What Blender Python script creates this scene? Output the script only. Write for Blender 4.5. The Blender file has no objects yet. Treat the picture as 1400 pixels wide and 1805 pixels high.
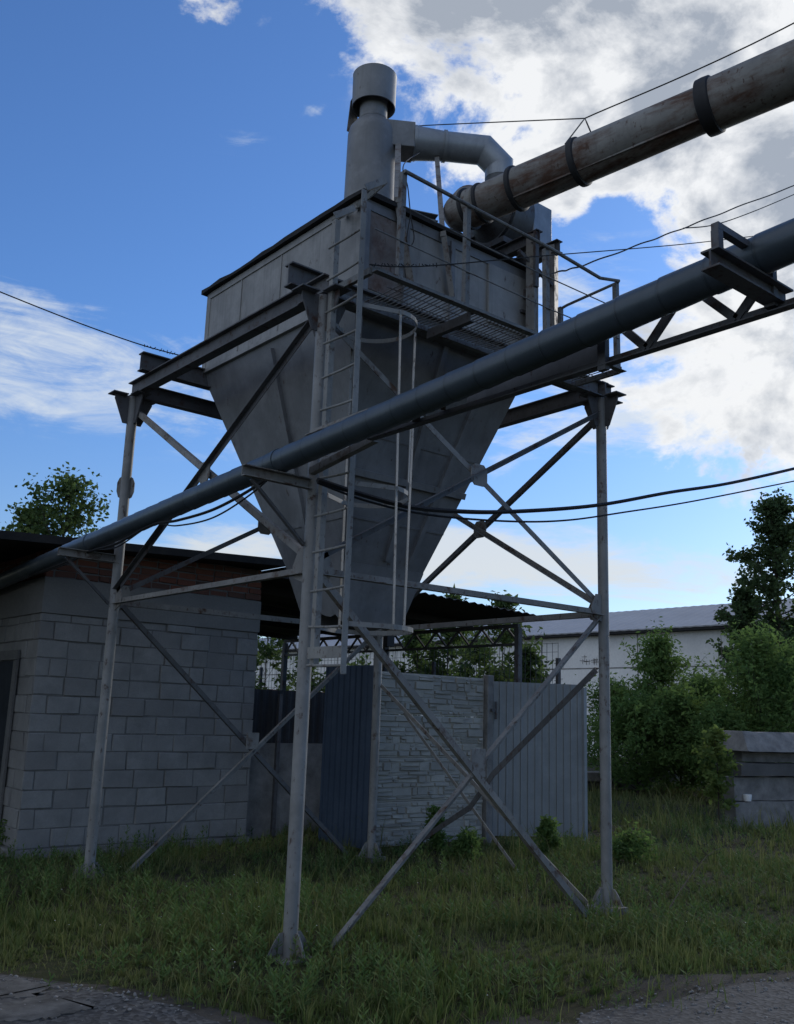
import bpy, math, random
import numpy as np
from mathutils import Vector, Matrix

sc = bpy.context.scene
C = sc.collection
R = math.radians
rnd = random.Random(7)
V = Vector

# ------------------------------------------------------------------ camera (metres; origin at the foot of the near post)
F_PX = 1680.2286
CAM = np.array([-3.905, -5.703, 1.6])
RC = np.array([[0.766, -0.642, 0.033], [0.159, 0.139, -0.977], [0.623, 0.754, 0.209]])
RC[2] /= np.linalg.norm(RC[2]); RC[0] -= RC[2] * (RC[0] @ RC[2]); RC[0] /= np.linalg.norm(RC[0]); RC[1] = np.cross(RC[2], RC[0])

def ray(x, y):
    return RC.T @ np.array([(x - 700) / F_PX, (y - 902.5) / F_PX, 1.0])
def on(ax, val, x, y):
    d = ray(x, y); return V(CAM + d * (val - CAM[ax]) / d[ax])
def onX(v, x, y): return on(0, v, x, y)
def onY(v, x, y): return on(1, v, x, y)
def onZ(v, x, y): return on(2, v, x, y)
def ground(px, depth):
    """ground point in the column px at a given distance"""
    d = ray(px, 1180); h = d[:2] / np.linalg.norm(d[:2]); p = CAM[:2] + h * depth
    return V((p[0], p[1], 0))

cam = bpy.data.cameras.new("camera"); camo = bpy.data.objects.new("camera", cam); C.objects.link(camo)
cam.sensor_fit = 'HORIZONTAL'; cam.sensor_width = 36; cam.lens = 36 * F_PX / 1400
cam.clip_start = 0.05; cam.clip_end = 2000
camo.matrix_world = Matrix(((RC[0][0], -RC[1][0], -RC[2][0], CAM[0]), (RC[0][1], -RC[1][1], -RC[2][1], CAM[1]),
                            (RC[0][2], -RC[1][2], -RC[2][2], CAM[2]), (0, 0, 0, 1)))
sc.camera = camo
sc.view_settings.view_transform = 'Standard'; sc.view_settings.look = 'None'
sc.view_settings.exposure = .35; sc.view_settings.gamma = 1
sc.render.engine = 'CYCLES'
sc.cycles.max_bounces = 6; sc.cycles.transparent_max_bounces = 8
sc.cycles.use_adaptive_sampling = True
try: sc.cycles.use_denoising = True
except Exception: pass

# ------------------------------------------------------------------ materials
def new_mat(name):
    m = bpy.data.materials.new(name); m.use_nodes = True
    nt = m.node_tree; b = nt.nodes["Principled BSDF"]
    return m, nt, b
def N(nt, t, **kw):
    n = nt.nodes.new(t)
    for k, v in kw.items():
        if k.startswith('i_'):
            n.inputs[k[2:].replace('_', ' ')].default_value = v
        else: setattr(n, k, v)
    return n
def coord(nt, scale=(1, 1, 1)):
    tc = N(nt, 'ShaderNodeTexCoord'); mp = N(nt, 'ShaderNodeMapping'); mp.inputs['Scale'].default_value = scale
    nt.links.new(tc.outputs['Object'], mp.inputs['Vector']); return mp.outputs['Vector']
def noise(nt, vec, scale, detail=5, rough=.6):
    n = N(nt, 'ShaderNodeTexNoise'); n.inputs['Scale'].default_value = scale
    n.inputs['Detail'].default_value = detail; n.inputs['Roughness'].default_value = rough
    nt.links.new(vec, n.inputs['Vector']); return n.outputs['Fac']
def ramp(nt, fac, stops):
    r = N(nt, 'ShaderNodeValToRGB'); e = r.color_ramp.elements
    while len(e) > 1: e.remove(e[-1])
    for k, (p, c) in enumerate(stops):
        if k == 0: el = e[0]; el.position = p
        else: el = e.new(p)
        el.color = (c, c, c, 1) if isinstance(c, (int, float)) else (*c, 1)
    nt.links.new(fac, r.inputs['Fac']); return r.outputs['Color']
def mix(nt, fac, a, b, mode='MIX'):
    m = N(nt, 'ShaderNodeMix', data_type='RGBA', blend_type=mode)
    for sock, v in ((m.inputs[0], fac), (m.inputs[6], a), (m.inputs[7], b)):
        if isinstance(v, (int, float)): sock.default_value = v
        elif isinstance(v, tuple): sock.default_value = (*v, 1)
        else: nt.links.new(v, sock)
    return m.outputs[2]
def bump(nt, b, h, strength=.3, dist=.01):
    bp = N(nt, 'ShaderNodeBump'); bp.inputs['Strength'].default_value = strength; bp.inputs['Distance'].default_value = dist
    nt.links.new(h, bp.inputs['Height']); nt.links.new(bp.outputs['Normal'], b.inputs['Normal'])

def steel(name, base, rust=(.09, .045, .028), lo=.60, hi=.72, rough=.55, streak=.35, scale=7, spec=.4, dirt=.62, metal=0.0, rs=(1, 1, 1)):
    """old painted steel: blotchy paint, vertical run-off streaks, rust patches, dings"""
    m, nt, b = new_mat(name)
    v = coord(nt); vs = coord(nt, (9, 9, .55))
    big = noise(nt, v, 1.7, 4); fine = noise(nt, v, 45, 4); st = noise(nt, vs, 1.4, 4, .7); rp = noise(nt, coord(nt, rs), scale, 7, .68)
    c = mix(nt, ramp(nt, big, [(.3, 0.0), (.7, 1.0)]), tuple(x * dirt for x in base), tuple(min(1, x * 1.12) for x in base))
    c = mix(nt, ramp(nt, st, [(.52, 0.0), (.75, streak)]), c, tuple(x * .45 for x in base))
    c = mix(nt, ramp(nt, fine, [(.35, .0), (.8, .22)]), c, tuple(x * .7 for x in base))
    rr = ramp(nt, rp, [(lo, 0.0), (hi, 1.0)])
    c = mix(nt, rr, c, mix(nt, fine, rust, tuple(x * .55 for x in rust)))
    vf = coord(nt, (1, 1, .45)); fl = noise(nt, vf, scale*4.5, 5, .6); f0 = max(lo + .02, .60); fr = ramp(nt, fl, [(f0, 0.0), (f0 + .06, .85)])
    c = mix(nt, fr, c, tuple(x * .6 for x in rust))
    dust = noise(nt, v, 4.5, 6, .7); c = mix(nt, ramp(nt, dust, [(.48, 0.0), (.72, .4)]), c, tuple(min(1, x*1.35 + .02) for x in base))
    nt.links.new(c, b.inputs['Base Color'])
    nt.links.new(ramp(nt, rr, [(0, rough), (1, .9)]), b.inputs['Roughness'])
    b.inputs['Specular IOR Level'].default_value = spec; b.inputs['Metallic'].default_value = metal
    h = mix(nt, .35, fine, rp); bump(nt, b, h, .25, .004)
    return m
def rough_mat(name, a, bcol, scale=6, rough=.9, bumps=.5, fine=60, dark=None, bdist=.01):
    m, nt, b = new_mat(name)
    v = coord(nt); n1 = noise(nt, v, scale, 6, .65); n2 = noise(nt, v, fine, 5, .7)
    c = mix(nt, ramp(nt, n1, [(.3, 0.0), (.7, 1.0)]), a, bcol)
    c = mix(nt, ramp(nt, n2, [(.3, 0.0), (.8, .5)]), c, tuple(x * .6 for x in a))
    if dark:
        at = N(nt, 'ShaderNodeAttribute', attribute_name='tint')
        c = mix(nt, at.outputs['Fac'], c, dark)
    nt.links.new(c, b.inputs['Base Color']); b.inputs['Roughness'].default_value = rough
    b.inputs['Specular IOR Level'].default_value = .2
    bump(nt, b, mix(nt, .5, n1, n2), bumps, bdist)
    return m
def leaf_mat(name, a, bcol, trans=.35):
    m, nt, b = new_mat(name)
    at = N(nt, 'ShaderNodeAttribute', attribute_name='tint')
    c = mix(nt, at.outputs['Fac'], a, bcol)
    nt.links.new(c, b.inputs['Base Color']); b.inputs['Roughness'].default_value = .8
    b.inputs['Specular IOR Level'].default_value = .12
    tr = N(nt, 'ShaderNodeBsdfTranslucent'); nt.links.new(mix(nt, .5, c, (.10, .16, .03)), tr.inputs['Color'])
    ms = N(nt, 'ShaderNodeMixShader'); ms.inputs[0].default_value = trans
    nt.links.new(b.outputs[0], ms.inputs[1]); nt.links.new(tr.outputs[0], ms.inputs[2])
    nt.links.new(ms.outputs[0], nt.nodes['Material Output'].inputs['Surface'])
    return m

M = {}
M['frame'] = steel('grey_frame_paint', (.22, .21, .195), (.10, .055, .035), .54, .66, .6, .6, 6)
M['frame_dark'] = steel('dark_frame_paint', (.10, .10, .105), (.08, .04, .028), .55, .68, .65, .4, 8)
M['post'] = steel('post_paint', (.235, .232, .225), (.085, .042, .026), .59, .67, .5, .5, 5)
M['hopper'] = steel('hopper_sheet', (.18, .185, .195), (.10, .06, .04), .64, .78, .5, .5, 3)
M['box'] = steel('bin_wall_sheet', (.28, .275, .265), (.13, .08, .06), .64, .80, .6, .7, 3)
M['boxrust'] = steel('bin_wall_rusty_sheet', (.20, .17, .155), (.12, .06, .042), .50, .72, .7, .6, 3)
M['felt'] = rough_mat('black_roof_felt', (.022, .022, .024), (.04, .038, .036), 5, .85, .8, 50)
M['cyc'] = steel('cyclone_sheet', (.24, .245, .25), (.10, .06, .04), .66, .80, .5, .5, 3)
M['pipe'] = steel('blue_grey_pipe_cladding', (.05, .066, .08), (.09, .07, .06), .74, .84, .38, .3, 3, .5, .8, .2)
nt = M['pipe'].node_tree; b = nt.nodes['Principled BSDF']; tcp = N(nt, 'ShaderNodeTexCoord'); sp_ = N(nt, 'ShaderNodeSeparateXYZ'); nt.links.new(tcp.outputs['Object'], sp_.inputs[0])
mm = N(nt, 'ShaderNodeMath', operation='MULTIPLY_ADD'); mm.inputs[1].default_value = -1/.243; mm.inputs[2].default_value = 7.4/.243; nt.links.new(sp_.outputs[1], mm.inputs[0])
fl_ = N(nt, 'ShaderNodeMath', operation='FLOOR'); nt.links.new(mm.outputs[0], fl_.inputs[0]); wn = N(nt, 'ShaderNodeTexWhiteNoise', noise_dimensions='1D'); nt.links.new(fl_.outputs[0], wn.inputs['W'])
fr_ = N(nt, 'ShaderNodeMath', operation='FRACT'); nt.links.new(mm.outputs[0], fr_.inputs[0])
old = b.inputs['Base Color'].links[0].from_socket
c = mix(nt, ramp(nt, wn.outputs['Value'], [(0, 0.0), (1, .22)]), old, mix(nt, .5, old, (.10, .13, .155)))
c = mix(nt, ramp(nt, fr_.outputs[0], [(0, .3), (.03, 0.0), (.95, 0.0), (.98, .45), (1, .45)]), c, (.015, .02, .025)); nt.links.new(c, b.inputs['Base Color'])
M['galv'] = steel('weathered_galvanised_duct', (.30, .32, .34), (.12, .10, .09), .70, .82, .42, .5, 3, .5, .7, .25)
M['duct'] = steel('rusty_duct_steel', (.235, .225, .205), (.125, .068, .046), .43, .60, .62, .6, 5.5, .4, .62, 0.0, (1, .2, 1))
M['collar'] = steel('black_rubber_collar', (.022, .022, .024), (.03, .02, .018), .62, .7, .7, .1, 8)
M['fan'] = steel('dark_fan_housing', (.10, .105, .11), (.06, .035, .025), .58, .72, .5, .4, 6)
M['rail'] = steel('rail_paint', (.16, .165, .165), (.09, .05, .034), .54, .66, .6, .4, 10)
M['ladder'] = steel('ladder_paint', (.24, .235, .22), (.10, .06, .04), .58, .69, .6, .5, 8)
M['cable'] = rough_mat('black_cable_sheath', (.012, .012, .013), (.02, .02, .02), 20, .6, .2)
M['block'] = rough_mat('cinder_block', (.30, .292, .278), (.19, .186, .18), 3.2, .95, 1.0, 45, (.16, .152, .145), .012)
M['mortar'] = rough_mat('grey_mortar', (.12, .117, .112), (.18, .175, .168), 10, .95, .9, 60)
M['plaster'] = rough_mat('grey_render', (.22, .215, .205), (.17, .165, .16), 2.5, .95, .5, 40)
M['brick'] = rough_mat('red_brick', (.22, .085, .055), (.15, .065, .048), 6, .92, .8, 60, (.09, .06, .05), .006)
M['stonepanel'] = rough_mat('cast_stone_panel', (.47, .445, .39), (.32, .305, .27), 5, .92, .8, 60, (.20, .195, .18), .006)
M['concrete'] = rough_mat('old_concrete', (.30, .29, .275), (.13, .125, .12), 5, .95, 1.0, 25, None, .02)
M['slabdark'] = rough_mat('dark_damp_concrete', (.14, .135, .13), (.09, .088, .085), 3, .9, .6, 40)
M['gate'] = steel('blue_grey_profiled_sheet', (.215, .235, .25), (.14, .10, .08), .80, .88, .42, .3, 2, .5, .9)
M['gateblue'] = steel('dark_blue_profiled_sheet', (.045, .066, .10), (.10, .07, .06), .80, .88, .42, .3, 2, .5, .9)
M['door'] = steel('dark_steel_door', (.012, .015, .022), (.03, .02, .018), .7, .8, .75, .4, 4, .15)
M['darksheet'] = steel('dark_sheet_cladding', (.025, .025, .028), (.04, .025, .02), .6, .7, .7, .3, 5)
M['whwall'] = rough_mat('pale_concrete_panels', (.78, .77, .74), (.66, .65, .63), .7, .9, .3, 8)
M['whroof'] = rough_mat('grey_corrugated_roof', (.44, .44, .45), (.36, .36, .37), .6, .7, .3, 10)
M['white'] = rough_mat('white_plastic', (.8, .8, .8), (.75, .75, .75), 6, .5, .1)
M['bark'] = rough_mat('bark', (.075, .06, .048), (.045, .038, .032), 12, .95, .9, 50)
M['twig'] = rough_mat('dry_twig', (.16, .13, .10), (.11, .09, .075), 12, .95, .5, 50)
M['leafA'] = leaf_mat('poplar_leaf', (.07, .11, .045), (.13, .18, .065), .5)
M['leafB'] = leaf_mat('shrub_leaf', (.095, .165, .055), (.19, .29, .09), .6)
M['leafD'] = leaf_mat('dark_tree_leaf', (.045, .075, .038), (.08, .12, .055), .4)
M['leafY'] = leaf_mat('young_leaf', (.13, .18, .05), (.20, .26, .08), .5)
M['grass'] = leaf_mat('grass_blade', (.075, .12, .035), (.205, .20, .085), .35)
M['weed'] = leaf_mat('weed_leaf', (.08, .14, .045), (.15, .21, .07), .35)

# ground material: earth with green moss and litter
m, nt, b = new_mat('earth'); v = coord(nt)
n1 = noise(nt, v, .7, 6); n2 = noise(nt, v, 9, 6, .7); n3 = noise(nt, v, 60, 4, .7)
c = mix(nt, ramp(nt, n1, [(.35, 0.0), (.65, 1.0)]), (.055, .045, .030), (.040, .052, .020))
c = mix(nt, ramp(nt, n2, [(.45, 0.0), (.75, .8)]), c, (.10, .085, .055))
c = mix(nt, ramp(nt, n3, [(.4, 0.0), (.8, .6)]), c, (.02, .018, .014))
nt.links.new(c, b.inputs['Base Color']); b.inputs['Roughness'].default_value = 1; b.inputs['Specular IOR Level'].default_value = .1
bump(nt, b, mix(nt, .5, n2, n3), .9, .03); M['earth'] = m
# gravel road
m, nt, b = new_mat('gravel'); v = coord(nt)
vo = N(nt, 'ShaderNodeTexVoronoi'); vo.inputs['Scale'].default_value = 38; nt.links.new(v, vo.inputs['Vector'])
vo2 = N(nt, 'ShaderNodeTexVoronoi'); vo2.inputs['Scale'].default_value = 22; nt.links.new(v, vo2.inputs['Vector'])
n1 = noise(nt, v, 1.2, 6); n2 = noise(nt, v, 30, 5, .75)
sep = N(nt, 'ShaderNodeSeparateColor'); nt.links.new(vo.outputs['Color'], sep.inputs[0])
c = mix(nt, ramp(nt, sep.outputs[0], [(.1, 0.0), (.9, 1.0)]), (.020, .019, .019), (.10, .098, .095))
c = mix(nt, ramp(nt, n1, [(.4, 0.0), (.6, .6)]), c, (.05, .047, .044))
c = mix(nt, ramp(nt, n2, [(.55, 0.0), (.72, .8)]), c, (.03, .028, .027))
nt.links.new(c, b.inputs['Base Color']); b.inputs['Roughness'].default_value = .95
bump(nt, b, mix(nt, .3, vo.outputs['Distance'], vo2.outputs['Distance']), .45, .012); M['gravel'] = m
M['dirt'] = rough_mat('trodden_dirt', (.045, .040, .032), (.085, .076, .064), 3.2, .97, .9, 40, None, .02)
M['slabpatch'] = rough_mat('broken_concrete_patch', (.17, .163, .15), (.04, .038, .035), 7, .95, .9, 40)

# ------------------------------------------------------------------ mesh helpers
class MB:
    def __init__(s): s.v = []; s.f = []; s.t = []
    def add(s, vs, fs, tint=0.0):
        o = len(s.v); s.v += [tuple(p) for p in vs]
        for f in fs: s.f.append(tuple(o + i for i in f)); s.t.append(tint)
        return s
    def box(s, lo, hi, tint=0.0):
        x0, y0, z0 = lo; x1, y1, z1 = hi
        return s.add([(x0, y0, z0), (x1, y0, z0), (x1, y1, z0), (x0, y1, z0), (x0, y0, z1), (x1, y0, z1), (x1, y1, z1), (x0, y1, z1)],
                     [(0, 3, 2, 1), (4, 5, 6, 7), (0, 1, 5, 4), (1, 2, 6, 5), (2, 3, 7, 6), (3, 0, 4, 7)], tint)
    def frame(s, d, up):
        d = V(d).normalized(); up = V(up)
        a = d.cross(up)
        if a.length < 1e-4: a = d.cross(V((1, 0, .01)))
        a.normalize(); b = a.cross(d).normalized(); return d, a, b     # a sideways, b "up"
    def prof(s, p0, p1, pts, up=(0, 0, 1), cap=True):
        """extrude the closed 2D profile pts (sideways, up) from p0 to p1"""
        p0 = V(p0); p1 = V(p1); d, a, b = s.frame(p1 - p0, up); n = len(pts)
        vs = [p + a * x + b * y for p in (p0, p1) for x, y in pts]
        fs = [(i, (i + 1) % n, n + (i + 1) % n, n + i) for i in range(n)]
        if cap: fs += [tuple(reversed(range(n))), tuple(range(n, 2 * n))]
        return s.add(vs, fs)
    def bar(s, p0, p1, w, h, up=(0, 0, 1)):
        return s.prof(p0, p1, [(-w / 2, -h / 2), (w / 2, -h / 2), (w / 2, h / 2), (-w / 2, h / 2)], up)
    def angle(s, p0, p1, w, t=.006, up=(0, 0, 1), flip=1):
        """L section: one leg along 'up', the other sideways"""
        P = [(0, 0), (w * flip, 0), (w * flip, t), (t * flip, t), (t * flip, w), (0, w)]
        if flip < 0: P = P[::-1]
        return s.prof(p0, p1, [(x, y - w / 2) for x, y in P], up)
    def ibeam(s, p0, p1, w, h, t=.01, up=(0, 0, 1)):
        P = [(-w/2, -h/2), (w/2, -h/2), (w/2, -h/2+t), (t/2, -h/2+t), (t/2, h/2-t), (w/2, h/2-t), (w/2, h/2), (-w/2, h/2), (-w/2, h/2-t), (-t/2, h/2-t), (-t/2, -h/2+t), (-w/2, -h/2+t)]
        return s.prof(p0, p1, P, up)
    def channel(s, p0, p1, w, h, t=.008, up=(0, 0, 1), flip=1):
        P = [(0, -h/2), (w, -h/2), (w, -h/2+t), (t, -h/2+t), (t, h/2-t), (w, h/2-t), (w, h/2), (0, h/2)]
        P = [(x * flip, y) for x, y in P]
        if flip < 0: P = P[::-1]
        return s.prof(p0, p1, P, up)
    def tube(s, path, r, n=8, cap=True, closed=False):
        path = [V(p) for p in path]; rs = r if isinstance(r, (list, tuple)) else [r] * len(path)
        L = len(path); vs = []; ref = None
        for i, p in enumerate(path):
            if closed: d = path[(i + 1) % L] - path[i - 1]
            else: d = path[min(i + 1, L - 1)] - path[max(i - 1, 0)]
            d.normalize()
            if ref is None:
                ref = d.cross(V((0, 0, 1)))
                if ref.length < .05: ref = d.cross(V((1, 0, 0)))
            a = (ref - d * ref.dot(d)).normalized(); ref = a; b = d.cross(a)
            vs += [p + (a * math.cos(2*math.pi*k/n) + b * math.sin(2*math.pi*k/n)) * rs[i] for k in range(n)]
        fs = []
        for i in range(L if closed else L - 1):
            j = (i + 1) % L
            fs += [(i*n+k, i*n+(k+1) % n, j*n+(k+1) % n, j*n+k) for k in range(n)]
        if cap and not closed: fs += [tuple(reversed(range(n))), tuple(range((L-1)*n, L*n))]
        return s.add(vs, fs)
    def plate(s, pts, nrm, t):
        """flat polygon pts thickened by t along nrm"""
        n = len(pts); nn = V(nrm).normalized() * t; P = [V(p) for p in pts]
        return s.add([p for p in P] + [p + nn for p in P],
                     [tuple(reversed(range(n))), tuple(range(n, 2*n))] + [(i, (i+1) % n, n+(i+1) % n, n+i) for i in range(n)])
    def strip(s, path, w, t, side):
        """flat strap of width w along 'side' following path"""
        path = [V(p) for p in path]; L = len(path); vs = []
        for i, p in enumerate(path):
            d = (path[min(i+1, L-1)] - path[max(i-1, 0)]).normalized(); sd = V(side).normalized(); nn = d.cross(sd).normalized()
            vs += [p - sd*w/2 - nn*t/2, p + sd*w/2 - nn*t/2, p + sd*w/2 + nn*t/2, p - sd*w/2 + nn*t/2]
        fs = [(i*4+k, i*4+(k+1) % 4, i*4+4+(k+1) % 4, i*4+4+k) for i in range(L-1) for k in range(4)]
        fs += [(3, 2, 1, 0), tuple(range((L-1)*4, L*4))]
        return s.add(vs, fs)
    def lathe(s, prof, c, axis=(0, 0, 1), n=40):
        d, a, b = s.frame(axis, (0, 0, 1)); c = V(c); vs = []
        for r, h in prof:
            vs += [c + d*h + (a*math.cos(2*math.pi*k/n) + b*math.sin(2*math.pi*k/n))*r for k in range(n)]
        return s.add(vs, [(i*n+k, i*n+(k+1) % n, (i+1)*n+(k+1) % n, (i+1)*n+k) for i in range(len(prof)-1) for k in range(n)])
    def build(s, name, mat, parent=None, smooth=False, bevel=0):
        me = bpy.data.meshes.new(name); me.from_pydata(s.v, [], s.f); me.materials.append(M[mat] if isinstance(mat, str) else mat)
        if any(s.t):
            at = me.attributes.new('tint', 'FLOAT', 'FACE'); at.data.foreach_set('value', s.t)
        o = bpy.data.objects.new(name, me); C.objects.link(o)
        if smooth:
            me.polygons.foreach_set('use_smooth', [True]*len(me.polygons))
            md = o.modifiers.new('split', 'EDGE_SPLIT'); md.split_angle = R(35)
        if bevel:
            md = o.modifiers.new('bevel', 'BEVEL'); md.width = bevel; md.segments = 2; md.limit_method = 'ANGLE'; md.angle_limit = R(40)
        if parent: o.parent = parent; o.matrix_parent_inverse = parent.matrix_world.inverted() if False else Matrix.Translation(-parent.location)
        return o
def fast_mesh(name, verts, quads, tint, mat, parent=None, tris=None):
    me = bpy.data.meshes.new(name); nv = len(verts); me.vertices.add(nv); me.vertices.foreach_set('co', np.ascontiguousarray(verts, np.float32).ravel())
    k = quads.shape[1]; nf = len(quads)
    me.loops.add(nf * k); me.loops.foreach_set('vertex_index', np.ascontiguousarray(quads, np.int32).ravel())
    me.polygons.add(nf); me.polygons.foreach_set('loop_start', np.arange(0, nf*k, k, dtype=np.int32))
    me.update(calc_edges=True)
    at = me.attributes.new('tint', 'FLOAT', 'FACE'); at.data.foreach_set('value', np.ascontiguousarray(tint, np.float32))
    me.materials.append(M[mat]); o = bpy.data.objects.new(name, me); C.objects.link(o)
    if parent: o.parent = parent; o.matrix_parent_inverse = Matrix.Translation(-parent.location)
    return o
def tag(o, label, cat, group=None):
    o['label'] = label; o['category'] = cat
    if group: o['group'] = group
    return o
def thing(name, label, cat, loc=(0, 0, 0), group=None):
    o = bpy.data.objects.new(name, None); o.location = loc; o.empty_display_size = .2; C.objects.link(o); return tag(o, label, cat, group)
def structure(o, kind='structure'): o['kind'] = kind; return o

S = 3.395; ZR = 2.618; ZB = 4.765; BH = .155     # tower side, ring height, bottom of the top beams, beam height
PO = {'A': (0, S), 'B': (0, 0), 'C': (S, 0), 'D': (S, S)}
def P3(k, z): return V((PO[k][0], PO[k][1], z))
CC = V((1.7, 1.7, 0))

# ------------------------------------------------------------------ steel tower
tower = thing('steel_tower', 'rusty grey four-legged steel frame with cross bracing that carries the hopper', 'tower', (1.7, 1.7, 0))
for k in 'ABCD':
    x, y = PO[k]
    mb = MB(); mb.tube([(x, y, -.1), (x, y, .9), (x, y, 1.8), (x, y, ZR), (x, y, 3.5), (x, y, ZB - .006)], .051, 24)
    post = mb.build('post', 'post', tower, True)
    mb = MB(); mb.box((x - .13, y - .13, -.06), (x + .13, y + .13, -.002))
    for sx, sy in ((1, 0), (-1, 0), (0, 1), (0, -1)):
        q = [V((x + sx*.053, y + sy*.053, .016)), V((x + sx*.17, y + sy*.17, .016)), V((x + sx*.12, y + sy*.12, .10)), V((x + sx*.08, y + sy*.08, .15)), V((x + sx*.053, y + sy*.053, .15))]
        mb.plate([p + V((sy, sx, 0)) * -.005 for p in q], (abs(sy), abs(sx), 0), .01)
    mb.build('base_plate', 'frame', post)
    sx = 1 if x == 0 else -1; sy = 1 if y == 0 else -1
    mb = MB()                                    # head plates: a trapezoid either side, in both frame planes
    for ax in (0, 1):
        for sg in (1, -1):
            e = V((1, 0, 0)) if ax == 0 else V((0, 1, 0)); n = V((0, 1, 0)) if ax == 0 else V((1, 0, 0))
            q = [P3(k, ZB - .002) + e*sg*.05, P3(k, ZB - .002) + e*sg*.20, P3(k, ZB - .06) + e*sg*.205, P3(k, 4.46) + e*sg*.10, P3(k, 4.46) + e*sg*.05]
            mb.plate([p - n*.006 for p in q], n, .012)
            mb.box(tuple(P3(k, ZB-.014) + e*sg*.17 - V((.08, .08, 0))), tuple(P3(k, ZB-.003) + e*sg*.17 + V((.08, .08, 0))))
    mb.build('head_plate', 'frame_dark', post)
    if k == 'A':
        for sg in (1, -1):
            h = V((.75, -.66, 0))*sg
            MB().plate([V((x, y, 3.79)) + h*.05 + V((0, 0, dz)) + h*dx for dx, dz in ((-.008, -.12), (.02, -.10), (.04, -.04), (.04, .05), (.02, .10), (-.008, .12))], (.66, .75, 0), .012).build('splice_plate', 'frame', post)
# top beams (between and over the posts) and the two cross beams that carry the bin
def part(mb, name, mat, parent, **k): return mb.build(name, mat, parent, **k)
zc = ZB + BH/2
for p, q in (((0, -.06, zc), (0, S + .06, zc)), ((S, -.06, zc), (S, S + .06, zc)), ((.055, 0, zc), (S - .055, 0, zc)), ((.055, S, zc), (S - .055, S, zc))):
    part(MB().ibeam(p, q, .10, BH, .011), 'top_beam', 'frame_dark', tower)
part(MB().ibeam((S + .06, 0, zc), (S + .16, 0, zc), .10, BH, .011), 'top_beam', 'frame_dark', tower)
for y in (.33, 3.02):
    part(MB().ibeam((-.13, y, ZB + BH + .10), (S + .15, y, ZB + BH + .10), .11, .19, .012), 'cross_beam', 'frame_dark', tower)
# ring
for a, b_, n in (('A', 'B', (1, 0, 0)), ('B', 'C', (0, 1, 0)), ('C', 'D', (-1, 0, 0)), ('D', 'A', (0, -1, 0))):
    d = (P3(b_, ZR) - P3(a, ZR)).normalized()
    part(MB().angle(P3(a, ZR) + d*.055, P3(b_, ZR) - d*.055, .056, .007), 'ring_beam', 'frame', tower)
def gusset(c, d1, d2, w, n, mat='frame'):
    mb = MB(); c = V(c); n = V(n)
    mb.plate([c + d1*w*.5 + d2*w*.28, c + d1*w*.28 + d2*w*.5, c - d1*w*.28 + d2*w*.5, c - d1*w*.5 + d2*w*.28, c - d1*w*.5 - d2*w*.28, c - d1*w*.28 - d2*w*.5, c + d1*w*.28 - d2*w*.5, c + d1*w*.5 - d2*w*.28], n, .01)
    return mb.build('gusset_plate', mat, tower)
UZ = V((0, 0, 1))
for a, b_, n in (('A', 'B', (1, 0, 0)), ('B', 'C', (0, 1, 0)), ('D', 'C', (-1, 0, 0)), ('A', 'D', (0, -1, 0))):
    d = (P3(b_, 0) - P3(a, 0)).normalized(); n = V(n)
    for z0, z1, s0 in ((4.58, ZR + .1, 1), (ZR + .1, 4.58, -1)):
        p, q = P3(a, z0) + d*.07, P3(b_, z1) - d*.07
        off = n * (.012 * s0)
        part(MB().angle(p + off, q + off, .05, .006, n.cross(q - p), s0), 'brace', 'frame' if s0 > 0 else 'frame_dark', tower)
    gusset((P3(a, 0) + P3(b_, 0)) / 2 + UZ*(ZR + .1 + 4.58)/2 - n*.02, d, UZ, .19, n * .5)
    for k, s0 in ((a, 1), (b_, -1)):             # ring corner plates
        c0 = P3(k, ZR)
        part(MB().plate([c0 + d*s0*.05 - UZ*.09 - n*.018, c0 + d*s0*.17 - UZ*.05 - n*.018, c0 + d*s0*.20 + UZ*.04 - n*.018, c0 + d*s0*.13 + UZ*.17 - n*.018, c0 + d*s0*.05 + UZ*.17 - n*.018], n, .01), 'gusset_plate', 'frame', tower)
# lower braces
def brace(p, q, w, up, mat='frame', flip=1, both=False):
    mb = MB().angle(p, q, w, .007, up, flip)
    if both: mb.angle(V(p) - V(up).normalized()*.012, V(q) - V(up).normalized()*.012, w, .007, up, -flip)
    return mb.build('brace', mat, tower)
brace((.07, -.01, ZR - .06), (2.95, -.10, -.03), .052, (0, 1, 0), 'frame')
brace((S - .07, .01, ZR - .06), (.36, .06, -.03), .055, (-.6, 0, -1), 'frame')
mb = MB(); mb.plate([(1.61, -.068, 1.14), (1.77, -.068, 1.14), (1.77, -.068, 1.36), (1.61, -.068, 1.36)], (0, 1, 0), .012); mb.build('gusset_plate', 'frame', tower)
brace((.07, S - .01, ZR - .06), (3.2, S + .2, -.03), .045, (0, 1, 0), 'frame_dark')
brace((S - .07, S + .01, ZR - .06), (.43, S + .16, -.03), .055, (-.6, 0, -1), 'frame')
mb = MB(); mb.plate([(1.61, S - .03, 1.2), (1.76, S - .03, 1.2), (1.76, S - .03, 1.37), (1.61, S - .03, 1.37)], (0, 1, 0), .012); mb.build('gusset_plate', 'frame', tower)
brace((S, S - .08, 1.93), (S, .22, -.03), .045, (1, 0, 0), 'frame')
mb = MB(); pts = [V((S, .09, 2.11)), V((S, 1.43, 1.07)), V((S + .02, 1.62, .88)), V((S + .1, 1.86, .70)), V((S + .95, 3.87, -.02))]
for i in range(4): mb.angle(pts[i], pts[i+1] + (pts[i+1]-pts[i]).normalized()*.01, .06, .007, (1, 0, 0))
mb.build('brace', 'frame_dark', tower)
brace(onX(S + .03, 712, 1258), (4.05, 1.65, -.03), .035, (1, 0, 0), 'frame')
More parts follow.
